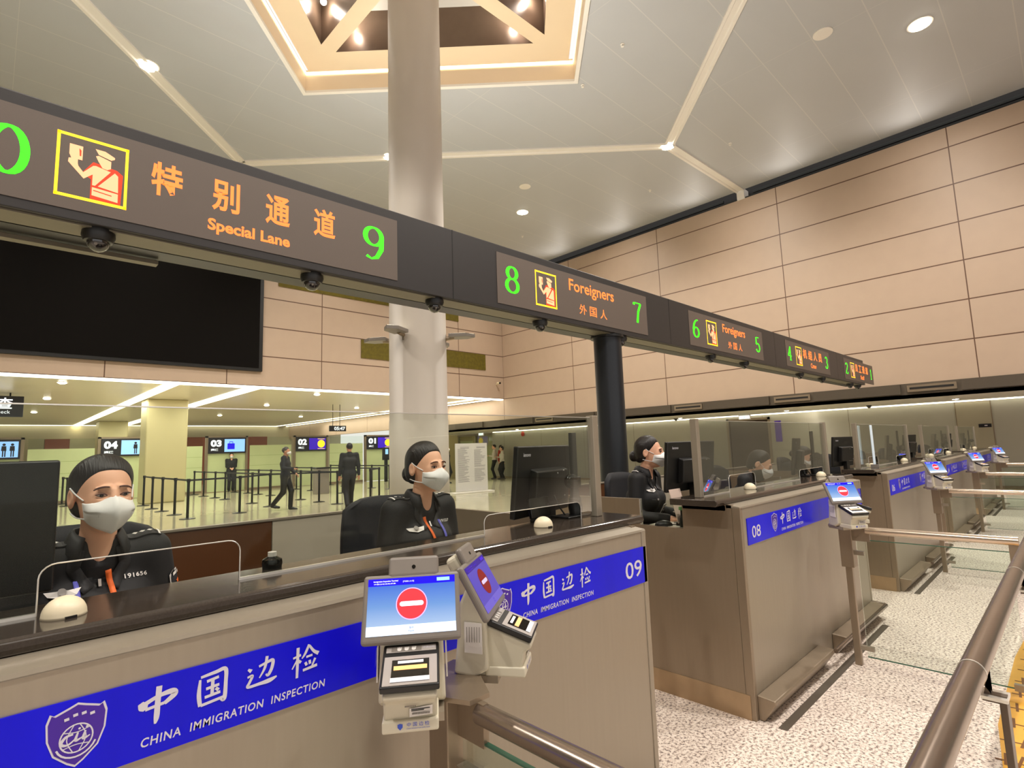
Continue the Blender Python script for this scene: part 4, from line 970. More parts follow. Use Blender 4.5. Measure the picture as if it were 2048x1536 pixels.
# ------------------------------------------------------------------ people: implicit bodies polygonised with surface nets
F32 = np.float32
def axis(lo, hi, step, fine=()):
    out = [lo]
    while out[-1] < hi:
        s_ = step
        for a, b, f in fine:
            if a <= out[-1] <= b: s_ = min(s_, f)
        out.append(out[-1]+s_)
    return np.array(out, F32)
def nets(fn, ax, ay, az):
    X, Y, Z = np.meshgrid(ax, ay, az, indexing='ij'); V = fn(np.stack([X, Y, Z], -1)); S = V < 0
    nx, ny, nz = len(ax)-1, len(ay)-1, len(az)-1
    acc = np.zeros((nx, ny, nz, 3), F32); cnt = np.zeros((nx, ny, nz), F32)
    G = [X, Y, Z]
    for d in range(3):
        for o1 in (0, 1):
            for o2 in (0, 1):
                sl0 = [None]*3; sl1 = [None]*3; oth = [i for i in range(3) if i != d]
                sl0[d] = slice(0, -1); sl1[d] = slice(1, None)
                for o_, i in zip((o1, o2), oth):
                    sl0[i] = sl1[i] = slice(o_, (-1 if o_ == 0 else None))
                a, b = V[tuple(sl0)], V[tuple(sl1)]; cr = (a < 0) != (b < 0)
                tt = np.where(cr, a/np.where(cr, a-b, 1), 0)
                for c in range(3):
                    p, q = G[c][tuple(sl0)], G[c][tuple(sl1)]
                    acc[..., c] += np.where(cr, p+(q-p)*tt, 0)
                cnt += cr
    has = cnt > 0; idx = -np.ones((nx, ny, nz), np.int64); idx[has] = np.arange(has.sum())
    verts = acc[has]/cnt[has][:, None]; faces = []
    for d in range(3):
        oth = [i for i in range(3) if i != d]
        a = S.take(range(0, S.shape[d]-1), d); b = S.take(range(1, S.shape[d]), d)
        sl = [slice(None)]*3
        for i in oth: sl[i] = slice(1, -1)
        a, b = a[tuple(sl)], b[tuple(sl)]; w_ = np.argwhere(a != b)
        if not len(w_): continue
        fl = a[tuple(w_.T)]; base = w_.copy(); 
        for i in oth: base[:, i] += 1
        def at(i0, i1):
            q = base.copy(); q[:, oth[0]] -= i0; q[:, oth[1]] -= i1; return idx[tuple(q.T)]
        q = np.stack([at(1, 1), at(0, 1), at(0, 0), at(1, 0)], 1)
        flip = fl if d != 1 else ~fl
        q[~flip] = q[~flip][:, ::-1]; faces.append(q)
    return verts, np.concatenate(faces)
def cap(P, a, b, ra, rb):
    a, b = np.array(a, F32), np.array(b, F32); d = b-a; L = float(d @ d) or 1e-9
    t = np.clip(((P-a) @ d)/L, 0, 1); return np.linalg.norm(P-a-t[..., None]*d, axis=-1)-(ra+(rb-ra)*t)
def ell(P, c, r, R=None):
    q = P-np.array(c, F32)
    if R is not None: q = q @ R
    r = np.array(r, F32); k0 = np.linalg.norm(q/r, axis=-1); k1 = np.linalg.norm(q/(r*r), axis=-1)+1e-9
    return k0*(k0-1)/k1
def smin(a, b, k):
    h_ = np.clip(.5+.5*(b-a)/k, 0, 1); return b+(a-b)*h_-k*h_*(1-h_)
def smax(a, b, k): return -smin(-a, -b, k)
def net_obj(name, fn, ax, ay, az, material, parent=None):
    v, f = nets(fn, ax, ay, az)
    me = bpy.data.meshes.new(name); me.from_pydata(v.tolist(), [], f.tolist()); me.update(); me.materials.append(material)
    me.polygons.foreach_set('use_smooth', [True]*len(me.polygons))
    o = bpy.data.objects.new(name, me); COL.objects.link(o)
    if parent: o.parent = parent
    return o
def bend(a, b, la, lb, pole):
    """elbow / knee position between a and b"""
    a, b = Vector(a), Vector(b); d = b-a; L = min(d.length, (la+lb)*.995); u = d.normalized()
    x = (la*la-lb*lb+L*L)/(2*L); hgt = math.sqrt(max(la*la-x*x, 0)); p = Vector(pole); p = (p-u*p.dot(u)).normalized()
    return a+u*x+p*hgt, a+u*L

def person(label, loc, rz, pose, cat='person', group=None, fem=True, res=.011, head=(0, 0, 0), fine=None, skin=SKIN, hair=HAIR, top=UNIF, legs=NAVY, mask=True, bun=False, uniform=False, sc=1., hair_style='tied'):
    """pose: pelvis, chest, neck, headc, shoulders(2), hands(2), feet(2), elbow poles(2), knee poles(2); faces -y"""
    g = pose; hy, hp, hr = [math.radians(a) for a in head]
    HR = Matrix.Rotation(hy, 3, 'Z') @ Matrix.Rotation(hp, 3, 'X') @ Matrix.Rotation(hr, 3, 'Y')
    HRn = np.array(HR, F32); hc = np.array(g['headc'], F32)
    toH = lambda P: (P-hc) @ HRn
    fH = lambda p: Vector(g['headc'])+HR @ Vector(p)
    k = 1. if fem else 1.06
    pel, che, nek = [np.array(g[n], F32) for n in ('pelvis', 'chest', 'neck')]
    sh, hd, ft = g['sh'], g['hands'], g['feet']
    el, kn = [], []; hd2, ft2 = [], []
    hips = [Vector(g['pelvis'])+Vector((s_*.085, 0, -.02)) for s_ in (-1, 1)]
    for i in (0, 1):
        e, h_ = bend(sh[i], hd[i], .275*k, .245*k, g['ep'][i]); el.append(e); hd2.append(h_)
        q, f_ = bend(hips[i], ft[i], .41*k, .40*k, g['kp'][i]); kn.append(q); ft2.append(f_)
    def head_sdf(P):
        q = toH(P)
        d = ell(q, (0, .014, .032), (.0735, .092, .08)); d = smin(d, ell(q, (0, -.02, -.03), (.0635, .076, .078)), .03)
        d = smin(d, ell(q, (0, -.05, -.085), (.036, .038, .03)), .03)
        d = smin(d, ell(q, (0, -.07, -.02), (.05, .03, .04)), .02)
        for s_ in (-1, 1):
            d = smax(d, -ell(q, (s_*.031, -.104, .004), (.021, .02, .0125)), .008)
            d = smin(d, cap(q, (s_*.014, -.089, .027), (s_*.045, -.083, .025), .006, .004), .012)
            a = ell(q, (s_*.079, .016, -.008), (.009, .021, .032)); a = smax(a, -ell(q, (s_*.088, .01, -.006), (.006, .011, .019)), .004); d = smin(d, a, .007)
        d = smin(d, cap(q, (0, -.092, .015), (0, -.107, -.024), .006, .010), .01)
        d = smin(d, cap(q, (-.011, -.098, -.028), (.011, -.098, -.028), .007, .007), .008)
        d = smin(d, cap(q, (-.018, -.089, -.056), (.018, -.089, -.056), .006, .006), .006)
        return d
    def trunk(P, e=0.):
        w_ = .0 if fem else .018
        c2 = (che+nek)/2
        d = cap(P, pel+np.array((-.075, 0, 0), F32), pel+np.array((.075, 0, 0), F32), .105+e, .105+e)
        d = smin(d, cap(P, pel*.45+che*.55+np.array((-.05, 0, 0), F32), pel*.45+che*.55+np.array((.05, 0, 0), F32), .088+e+w_/2, .088+e+w_/2), .09)
        d = smin(d, cap(P, che+np.array((-.065-w_, .005, .0), F32), che+np.array((.065+w_, .005, 0), F32), .1+e+w_/2, .1+e+w_/2), .08)
        d = smin(d, cap(P, np.array(sh[0], F32)+np.array((.03, 0, -.005), F32), np.array(sh[1], F32)+np.array((-.03, 0, -.005), F32), .046+e, .046+e), .075)
        if fem:
            for s_ in (-1, 1): d = smin(d, ell(P, che+np.array((s_*.06, -.075, -.005), F32), (.055+e, .05+e, .055+e)), .05)
        return d
    def arms(P, e=0., upto=1.):
        d = None
        for i in (0, 1):
            a, b = np.array(sh[i], F32), np.array(el[i], F32); c = np.array(hd2[i], F32)
            q = smin(cap(P, a, b, .047*k+e, .040*k+e), cap(P, b, b+(c-b)*upto, .038*k+e, .027*k+e*.9), .03)
            d = q if d is None else np.minimum(d, q)
        return d
    def hands(P):
        d = None
        for i in (0, 1):
            w0 = hd2[i]; u = (w0-el[i]).normalized(); s_ = (-1, 1)[i]
            side = Vector((-s_, 0, 0)); side = (side-u*side.dot(u)).normalized()     # towards the thumb
            nrm = u.cross(side)*s_*-1
            if g.get('down', True) is True and abs(u.z) < .8 and nrm.z > 0: nrm = -nrm
            pts = cap(P, w0+side*.016+u*.02, w0+side*.02+u*.085, .017, .012)
            pts = smin(pts, cap(P, w0-side*.014+u*.02, w0-side*.022+u*.078, .017, .011), .012)
            pts = smin(pts, cap(P, w0, w0+u*.085, .018, .013), .012)
            for j, (of, L) in enumerate(((.027, .07), (.009, .078), (-.009, .072), (-.026, .056))):
                b = w0+side*of+u*.085; b1 = b+(u*.88+nrm*.45).normalized()*L*.5; b2 = b1+(u*.55+nrm*.85).normalized()*L*.5
                pts = np.minimum(pts, np.minimum(cap(P, b, b1, .0085, .008), cap(P, b1, b2, .008, .0065)))
            b = w0+side*.024+u*.025; b1 = b+(side*.8+u*.6+nrm*.2).normalized()*.042; b2 = b1+(u*.85+side*.2+nrm*.4).normalized()*.034
            pts = smin(pts, np.minimum(cap(P, b, b1, .012, .0095), cap(P, b1, b2, .0095, .0075)), .008)
            d = pts if d is None else np.minimum(d, pts)
        return d
    def legf(P, e=0.):
        d = None
        for i in (0, 1):
            a, b, c = [np.array(v, F32) for v in (hips[i], kn[i], ft2[i])]
            q = smin(cap(P, a, b, .085*k+e, .055*k+e), cap(P, b, c, .052*k+e, .036*k+e*1.6), .04); d = q if d is None else smin(d, q, .02)
        return d
    def feet(P, e=0.):
        d = None
        for i in (0, 1):
            c = np.array(ft2[i], F32); fd = np.array(g.get('fd', [(0, -1, -.18)]*2)[i], F32); fd = fd/np.linalg.norm(fd)
            q = smin(cap(P, c+np.array((0, .015, -.045), F32), c+fd*.06+np.array((0, 0, -.05), F32), .036+e, .036+e), cap(P, c+fd*.06+np.array((0, 0, -.05), F32), c+fd*.165+np.array((0, 0, -.05), F32), .036+e, .026+e), .02)
            d = q if d is None else np.minimum(d, q)
        return d
    def neckf(P, e=0.): return cap(P, nek+np.array((0, .012, -.05), F32), np.array(fH((0, .018, -.06)), F32), .052*k+e, .047*k+e)
    def body(P):
        d = smin(head_sdf(P), neckf(P), .022); d = smin(d, trunk(P), .035); d = smin(d, arms(P), .03); d = smin(d, hands(P), .012)
        d = smin(d, legf(P), .05); return smin(d, feet(P), .02)
    pts = [Vector(p) for p in list(sh)+el+hd2+hips+kn+ft2]+[Vector(g['headc'])]
    lo = [min(p[i] for p in pts)-.2 for i in range(3)]; hi = [max(p[i] for p in pts)+.2 for i in range(3)]
    lo[2] = min(p[2] for p in pts)-.1
    H0 = g['headc']; fr = fine or res
    hfine = [[(H0[i]-.13, H0[i]+.13, fr)] for i in range(3)]
    for h_ in hd2:
        for i in range(3): hfine[i].append((h_[i]-.14, h_[i]+.14, .0075 if fine or res < .012 else .009))
    A = [axis(lo[i], hi[i], res, hfine[i]) for i in range(3)]
    o = net_obj('person', body, *A, skin)
    o.location = loc; o.rotation_euler = (0, 0, rz); o.scale = (sc,)*3; tag(o, label, cat, group)
    # hair
    def hairf(P):
        q = toH(P); d0 = ell(q, (0, .016, .034), (.0735, .092, .081))
        d0 = smin(d0, ell(q, (0, .045, -.03), (.062, .058, .06)), .03) if fem else d0
        n_ = np.array((0, -.62, -.72), F32); n_ /= np.linalg.norm(n_)
        pl = (q-np.array((0, -.052, .066), F32)-np.stack([np.zeros_like(q[..., 0]), np.zeros_like(q[..., 0]), .019*np.clip(1-np.abs(q[..., 0]-.010)/.05, 0, 1)], -1)) @ np.array((0, -.86, -.51), F32)       # keeps what lies up and behind the hairline
        pl = smin(pl+0*0, (q-np.array((0, -.02, .072), F32)) @ np.array((0, -.1, -1), F32), .012) if fem else smin(pl, (q-np.array((0, -.03, .06), F32)) @ np.array((0, -.1, -1), F32), .012)
        d = d0-(.0016+.0125*np.clip(-pl/.055, 0, 1))
        low = (q-np.array((0, .03, -.07 if fem else -.045), F32)) @ np.array((0, -.35, -.94), F32)
        d = smax(smax(d, pl, .004), low, .012)
        for s_ in (-1, 1): d = smax(d, -ell(q, (s_*.084, -.006, -.022), (.016, .03, .03)), .006)
        if bun: d = smin(d, ell(q, (0, .125, -.035), (.042, .036, .042)), .012)
        return d
    q = Vector(g['headc']); R_ = .19
    hres = max(.0038, fr*1.15)
    hb = [axis(q[i]-R_, q[i]+R_, hres) for i in range(3)]
    if hair: net_obj('hair', hairf, *hb, hair, o)
    # jacket
    ncut = nek+np.array((0, -.03, .055), F32)
    def jacket(P):
        d = smin(trunk(P, .012), arms(P, .011, .93), .03)
        d = smin(d, neckf(P, .012), .03)
        cut = (P-np.array(g['neck'], F32)-np.array((0, 0, .03), F32)) @ np.array((0, -.25, .97), F32)
        d = smax(d, cut, .008)
        d = smax(d, -ell(P, nek+np.array((0, -.08, .02), F32), (.043, .06, .085)), .01)
        low = float(pel[2])-.07
        return smax(d, low-P[..., 2], .01)
    jr = max(.0075, res*.8)
    jl = [min(p[i] for p in [Vector(v) for v in list(sh)+el+hd2])-.13 for i in range(3)]; jh = [max(p[i] for p in [Vector(v) for v in list(sh)+el+hd2])+.13 for i in range(3)]
    jl[2] = float(pel[2])-.12; jh[2] = float(nek[2])+.12; jl[1] = min(jl[1], float(che[1])-.2); jh[1] = max(jh[1], float(che[1])+.2)
    jo = net_obj('jacket', jacket, *[axis(jl[i], jh[i], jr) for i in range(3)], top, o)
    bb = None
    if legs:
        lp = [Vector(v) for v in hips+kn+ft2]
        def trou(P):
            d = smin(legf(P, .014), cap(P, pel+np.array((-.07, 0, -.01), F32), pel+np.array((.07, 0, -.01), F32), .112, .112), .04)
            d = smax(d, P[..., 2]-(float(pel[2])+.09), .008)
            for i in (0, 1):
                u = (ft2[i]-kn[i]).normalized(); d = smax(d, (P-np.array(ft2[i]+u*.012, F32)) @ np.array(u, F32)-1e-4+0*d, .004) if False else d
            return d
        net_obj('trousers', trou, *[axis(min(p[i] for p in lp)-.14, max(p[i] for p in lp)+.16, jr*1.15) for i in range(3)], legs, o)
        def shoe(P): return feet(P, .008)
        fp = [Vector(v) for v in ft2]
        s_ = net_obj('shoes', shoe, *[axis(min(p[i] for p in fp)-.23, max(p[i] for p in fp)+.23, max(.009, res)) for i in range(3)], BLACK, o)
    # eyes and brows
    if fine:
        for s_ in (-1, 1):
            c = fH((s_*.031, -.0835, .003)); m = MB().sphere((0, 0, 0), (.0125, .0075, .0046), 16, 10)
            e = obj('eye', m.xf(Matrix.Translation(c) @ HR.to_4x4()), EYEW, o, smooth='all')
            ir = MB().sphere((0, 0, 0), (.0058, .004, .0058), 14, 8); obj('iris', ir.xf(Matrix.Translation(fH((s_*.031, -.0885, .0025))) @ HR.to_4x4()), IRIS, e, smooth='all')
            pts = smooth_pts([(s_*.0165, -.0905, .001), (s_*.024, -.0925, .0062), (s_*.034, -.0915, .0075), (s_*.0465, -.085, .004)], 4)
            obj('upper_lid', MB().tube([fH(p) for p in pts], [.0012]+[.002]*(len(pts)-2)+[.0012], 8), LIPS, e, smooth='all')
            pts = smooth_pts([(s_*.018, -.0905, -.002), (s_*.03, -.0905, -.0055), (s_*.045, -.085, -.001)], 4)
            obj('lower_lid', MB().tube([fH(p) for p in pts], .0012, 8), skin, e, smooth='all')
            pts = smooth_pts([(s_*.0125, -.0945, .0268), (s_*.025, -.0945, .0278), (s_*.039, -.0895, .0252), (s_*.05, -.0815, .0182)], 4)
            m = MB().tube([fH(p) for p in pts], [.0017+.0014*math.sin(math.pi*i/(len(pts)-1)) for i in range(len(pts))], 8); obj('eyebrow', m, LIPS, o, smooth='all')
    if mask:
        rows = []
        nv, nu = 14, 17
        for i in range(nv+1):
            v = i/nv
            C = Vector((0, -.104*(1-v)**2-2*.168*v*(1-v)-.088*v*v, .001*(1-v)**2-2*.047*v*(1-v)-.116*v*v))
            row = []
            for j in range(-nu, nu+1):
                u = abs(j)/nu; sg = -1 if j < 0 else 1
                S_ = Vector((.066-.012*v, -.045+.018*v, -.017-.057*v)); bu = math.sin(math.pi*u)*(.013+.014*math.sin(math.pi*v))
                e = u**.9; p = C*(1-e)+S_*e; row.append(fH((sg*(p.x+bu*.8), p.y-bu*.75, p.z+(-.010*math.sin(math.pi*u*.9) if v < .5 else .004*math.sin(math.pi*u))*(1-v))))
            rows.append(row)
        mo = obj('face_mask', MB().grid(rows), MASKW, o, smooth='all', solid=.0022)
        if fine:
            for s_ in (-1, 1):
                for p in ([(s_*.064, -.046, -.013), (s_*.076, -.01, .006), (s_*.0845, .012, .024)], [(s_*.055, -.034, -.07), (s_*.068, .0, -.066), (s_*.072, .04, -.055)]):
                    obj('strap', MB().tube([fH(q_) for q_ in smooth_pts(p, 4)], .0022, 8), MASKW, mo, smooth='all')
            m = MB(); m.add([rows[8][nu+6], rows[8][nu+9], rows[9][nu+9], rows[9][nu+6]], [(0, 1, 2, 3)]); m.add([rows[8][nu-6], rows[8][nu-12], rows[9][nu-12], rows[9][nu-6]], [(0, 1, 2, 3)])
            n_ = HR @ Vector((0, -.0022, 0)); m.v = [tuple(Vector(v)+n_) for v in m.v]; obj('mask_print', m, mat('mask_grey_print', (188, 186, 186), .7, 0, .2, 300), mo)
    if uniform:
        bvh = BVHTree.FromPolygons([v.co[:] for v in jo.data.vertices], [tuple(p.vertices) for p in jo.data.polygons])
        def front_on(x, z, off=.003):
            h_ = bvh.ray_cast(Vector((x, -1, z)), Vector((0, 1, 0)))
            return (h_[0]+h_[1]*off) if h_[0] is not None else None
        def top_on(x, y, off=.003):
            h_ = bvh.ray_cast(Vector((x, y, float(nek[2])+.3)), Vector((0, 0, -1)))
            return (h_[0]+h_[1]*off) if h_[0] is not None else None
        def proj(m, fn):
            vs = [fn(v[0], v[1]) for v in m.v]
            ok = [i for i, v in enumerate(vs) if v is not None]
            r_ = MB(); mp = {i: n_ for n_, i in enumerate(ok)}; r_.v = [tuple(vs[i]) for i in ok]; r_.f = [tuple(mp[i] for i in f_) for f_ in m.f if all(i in mp for i in f_)]
            return r_
        def strip(p, wd): return stroke(MB(), p, wd, False)
        nz = float(nek[2]); ny = float(nek[1])
        dens = lambda p, n_=8: [tuple(a+(b-a)*i/n_ for a, b in zip(p[j], p[j+1])) for j in range(len(p)-1) for i in range(n_)]+[p[-1]]
        # stand collar with open lapels
        rows = []
        for i in range(25):
            a = math.radians(-90+38+i*(360-76)/24); sp_ = max(0, 1-abs(math.sin((a-math.radians(90))/2))*0)
            fwd = max(0, -math.sin(a)); r0, r1 = .064+.012*fwd, .060+.006*fwd
            c0 = Vector((nek[0], ny+.012, nz)); 
            rows.append([c0+Vector((r1*math.cos(a), r1*math.sin(a)*1.05, .052-.03*fwd)), c0+Vector(((r0+.004)*math.cos(a), (r0+.004)*math.sin(a)*1.08, .04-.04*fwd)), c0+Vector(((r0+.022)*math.cos(a), (r0+.022)*math.sin(a)*1.08-.0, .004-.05*fwd))])
        co = obj('collar', MB().grid(rows), UNIF_L, jo, smooth='all', solid=.005)
        for s_ in (-1, 1):
            la = proj(strip(dens([(s_*.055, nz-.005), (s_*.066, nz-.06), (s_*.03, nz-.13)]), .034), lambda x, z: front_on(x, z, .005))
            obj('lapel', la, UNIF_L, jo, smooth='all', solid=.0015)
            ep = proj(strip(dens([(s_*.075, ny+.012), (s_*.175, ny+.012)]), .045), lambda x, y: top_on(x, y, .004)); eo = obj('epaulette', ep, UNIF_L, jo, solid=.004)
            m = MB()
            for i in range(3): disc2(m, s_*(.105+.021*i), ny+.012, .0085, 4)
            obj('pip', proj(m, lambda x, y: top_on(x, y, .008)), WHITE, eo); m = strip(dens([(s_*.168, ny-.012), (s_*.168, ny+.036)], 4), .006); obj('rank_bar', proj(m, lambda x, y: top_on(x, y, .008)), WHITE, eo)
        zc = float(che[2])
        obj('shirt_front', proj(MB().add([(x, z, 0) for z in np.linspace(nz-.17, nz-.045, 7) for x in np.linspace(-.03, .03, 5)], [(i*5+j, i*5+j+1, i*5+j+6, i*5+j+5) for i in range(6) for j in range(4)]), lambda x, z: front_on(x, z, -.0015)), BLACK, jo, smooth='all')
        obj('zip_pull', proj(MB().add([(-.004, nz-.125, 0), (.004, nz-.125, 0), (.004, nz-.1, 0), (-.004, nz-.1, 0)], [(0, 1, 2, 3)]), lambda x, z: front_on(x, z, .006)), SILVER, jo)
        sx = uniform
        if sx[4]: obj('orange_lanyard', proj(strip(dens([(sx[0], nz-.075), (sx[1], nz-.26)], 14), .015), lambda x, z: front_on(x, z, .006)), ORANGE, jo, smooth='all', solid=.002)
        if sx[4]: obj('blue_lanyard', proj(strip(dens([(sx[2], nz-.1), (sx[3], nz-.28)], 14), .012), lambda x, z: front_on(x, z, .006)), BLUER, jo, smooth='all', solid=.002)
        if sx[4]: m = fit_box(text_mb(sx[4], 1, bold=.02, spacing=1.1), (.098), zc+.085, .066, .014); obj('number_tag', proj(m, lambda x, z: front_on(x, z, .004)), WHITE, jo)
        if not sx[4]:
            q4 = lambda a, b, c, d: MB().add([(a, c, 0), (b, c, 0), (b, d, 0), (a, d, 0)], [(0, 1, 2, 3)])
            ic = obj('id_card', proj(q4(.03, .085, zc-.115, zc-.04), lambda x, z: front_on(x, z, .012)), WHITE, jo, solid=.002)
            obj('card_portrait', proj(disc2(disc2(MB(), .0575, zc-.072, .009, 12), .0575, zc-.097, .017, 14, .012), lambda x, z: front_on(x, z, .0145)), UNIF_L, ic)
            obj('card_clip', proj(q4(.052, .063, zc-.04, zc-.018), lambda x, z: front_on(x, z, .012)), SILVER, ic)
        m = MB(); wing = [(-.042, .008), (-.012, .005), (0, .008), (.012, .005), (.042, .008), (.03, -.008), (.0, -.014), (-.03, -.008)]; m.add([(-.09+a, zc+.065+b, 0) for a, b in wing], [tuple(range(8))])
        bo = obj('chest_badge', proj(m, lambda x, z: front_on(x, z, .008)), WHITE, jo); obj('badge_shield', proj(disc2(MB(), -.09, zc+.067, .009, 12), lambda x, z: front_on(x, z, .011)), GREY_P, bo)
        obj('button', proj(disc2(MB(), -.075, zc-.0, .007, 14), lambda x, z: front_on(x, z, .006)), SILVER, jo, solid=.004)
        for s_ in ((1,) if sx[5] else ()):
            P0, P1 = Vector(sh[1]), el[1]; u = (P1-P0).normalized(); cen = P0+u*.12; outw = Vector((.85, -.52, 0)); outw = (outw-u*outw.dot(u)).normalized(); sd = u.cross(outw)
            pa = MB(); pat = [(-.03, .025), (-.018, .036), (.018, .036), (.03, .025), (.03, -.01), (0, -.038), (-.03, -.01)]
            def arm_on(a, b, off):
                h_ = bvh.ray_cast(cen+sd*a-u*b+outw*.2, -outw); return (h_[0]+h_[1]*off) if h_[0] is not None else None
            def patch(nm, poly, mm, par, off):
                return obj(nm, proj(MB().add([(a, b, 0) for a, b in poly], [tuple(range(len(poly)))]), lambda a, b: arm_on(a, b, off)), mm, par)
            p_ = patch('arm_patch', pat, WHITE, jo, .004); patch('patch_field', [(a*.86, b*.86) for a, b in pat], NAVY, p_, .0055)
            st = [(.011*(1 if i % 2 == 0 else .42)*math.sin(math.pi*i/5), .011*(1 if i % 2 == 0 else .42)*math.cos(math.pi*i/5)-.004) for i in range(10)]; patch('patch_star', st, ORANGE, p_, .007)
            patch('patch_bar', [(-.02, .018), (.02, .018), (.02, .028), (-.02, .028)], WHITE, p_, .007)
    return o

def seated(zs=.66, hands=((-.13, -.24, 1.09), (.13, -.24, 1.09)), lean=0., drop=0.):
    return dict(pelvis=(0, .05, zs+.09), chest=(0, .02-lean*.4, zs+.36), neck=(0, .012-lean*.8, zs+.552), headc=(0, -.02-lean-drop*.6, zs+.712-drop),
                sh=[(-.158, .02-lean*.6, zs+.512), (.158, .02-lean*.6, zs+.512)], hands=hands, ep=[(-.35, .5, -1), (.35, .5, -1)],
                feet=[(-.10, -.30, .29), (.10, -.30, .29)], kp=[(-.1, -.6, .8), (.1, -.6, .8)])
def standing(ht=1.7, step=0., hands=None, fem=False, back=False):
    k = ht/1.7
    sw = .19 if not fem else .168
    f = dict(pelvis=(0, 0, .93*k), chest=(0, -.0, 1.24*k), neck=(0, .01, 1.44*k), headc=(0, -.015, 1.585*k),
             sh=[(-sw, .01, 1.40*k), (sw, .01, 1.40*k)], hands=hands or [(-.25, .0+step*.25, .87*k), (.25, .0-step*.25, .87*k)], ep=[(-.4, .8, 0), (.4, .8, 0)],
             feet=[(-.09, -step, .085+max(0, -step)*.25), (.09, step, .085+max(0, step)*.25)], kp=[(0, -1, 0), (0, -1, 0)])
    return f
OG = 'officers seated behind the counters'
person('seated officer in white mask and black uniform, nearest, at the left', (.25, 2.045, 0), math.radians(4), seated(zs=.82, lean=.07), head=(5, 1, 0), fine=.0032, uniform=(.02, .05, -.06, -.05, '191656', 1), bun=False, sc=.9, group=OG)
person('seated officer in white mask with low hair bun, in front of the column', (1.41, 2.08, 0), math.radians(4), seated(zs=.845, lean=.05), head=(3, 1, 0), fine=.0042, uniform=(-.03, .01, .055, .06, '191227', 0), bun=True, sc=.9, group=OG)
person('masked officer in profile beside the black support post, hair in a bun', (3.33, 2.14, 0), math.radians(8), seated(zs=.86, lean=.04), head=(12, 2, 0), fine=.0055, uniform=(-.03, .01, .055, .06, '', 0), bun=True, sc=.9, group=OG)
person('masked officer bent over the desk behind the second counter glass', (4.72, 2.06, 0), math.radians(12), seated(zs=.76, lean=.12, drop=.06), head=(4, 26, 0), fine=.0065, sc=.9, group=OG)
person('officer bent far forward behind the third counter glass, dark against the wall', (6.72, 2.46, 0), math.radians(10), seated(zs=.78, lean=.2, drop=.08), head=(0, 34, 0), fine=.008, sc=.9, group=OG, bun=True)
W1 = standing(1.72, .0, hands=[(-.16, -.26, 1.12), (.2, -.22, .98)])
W1['feet'] = [(-.07, .30, .16), (.08, -.12, .085)]; W1['kp'] = [(0, -1, -.2), (0, -1, 0)]
person('man in a long dark jacket walking right across the hall', (6.07, 15.4, 0), math.radians(52), W1, fem=False, res=.014, hair=HAIR_G, top=NAVY, legs=BLACK, skin=SKIN_D, mask=True)
W2 = standing(1.76, .0); W2['feet'] = [(-.10, -.30, .13), (.10, .26, .16)]
person('man in black walking away before the gates, seen from behind', (7.05, 13.6, 0), math.radians(180-16), W2, fem=False, res=.014, top=UNIF, legs=UNIF, skin=SKIN_D, mask=False)
person('dark clad attendant standing at gate 03', (8.0, 26.4, 0), math.radians(-10), standing(1.68, .03, hands=[(-.06, -.17, 1.02), (.06, -.17, 1.02)]), fem=False, res=.02, top=UNIF, legs=UNIF, mask=True)
person('man in white shirt and black trousers with his back turned, by the far wall', (18.45, 20.45, 0), math.radians(180+40), standing(1.70, .03, hands=[(-.12, -.24, 1.15), (.12, -.24, 1.15)]), fem=False, res=.02, top=WSHIRT, legs=UNIF, mask=False)
person('person in a loose white top standing beside one in red', (18.45, 19.9, 0), math.radians(180+50), standing(1.60, .05, hands=[(-.12, -.24, 1.08), (.2, -.1, .85)], fem=True), fem=True, res=.02, top=WSHIRT, legs=UNIF, mask=False)
person('person in a red top half hidden behind the white clad one', (18.72, 20.25, 0), math.radians(20), standing(1.66, .06, fem=True), fem=True, res=.02, top=RED, legs=UNIF, mask=True)
person('dark figure half hidden between column and notice board', (15.3, 20.2, 0), math.radians(30), standing(1.68, .02), fem=False, res=.022, top=UNIF, legs=UNIF, mask=True)

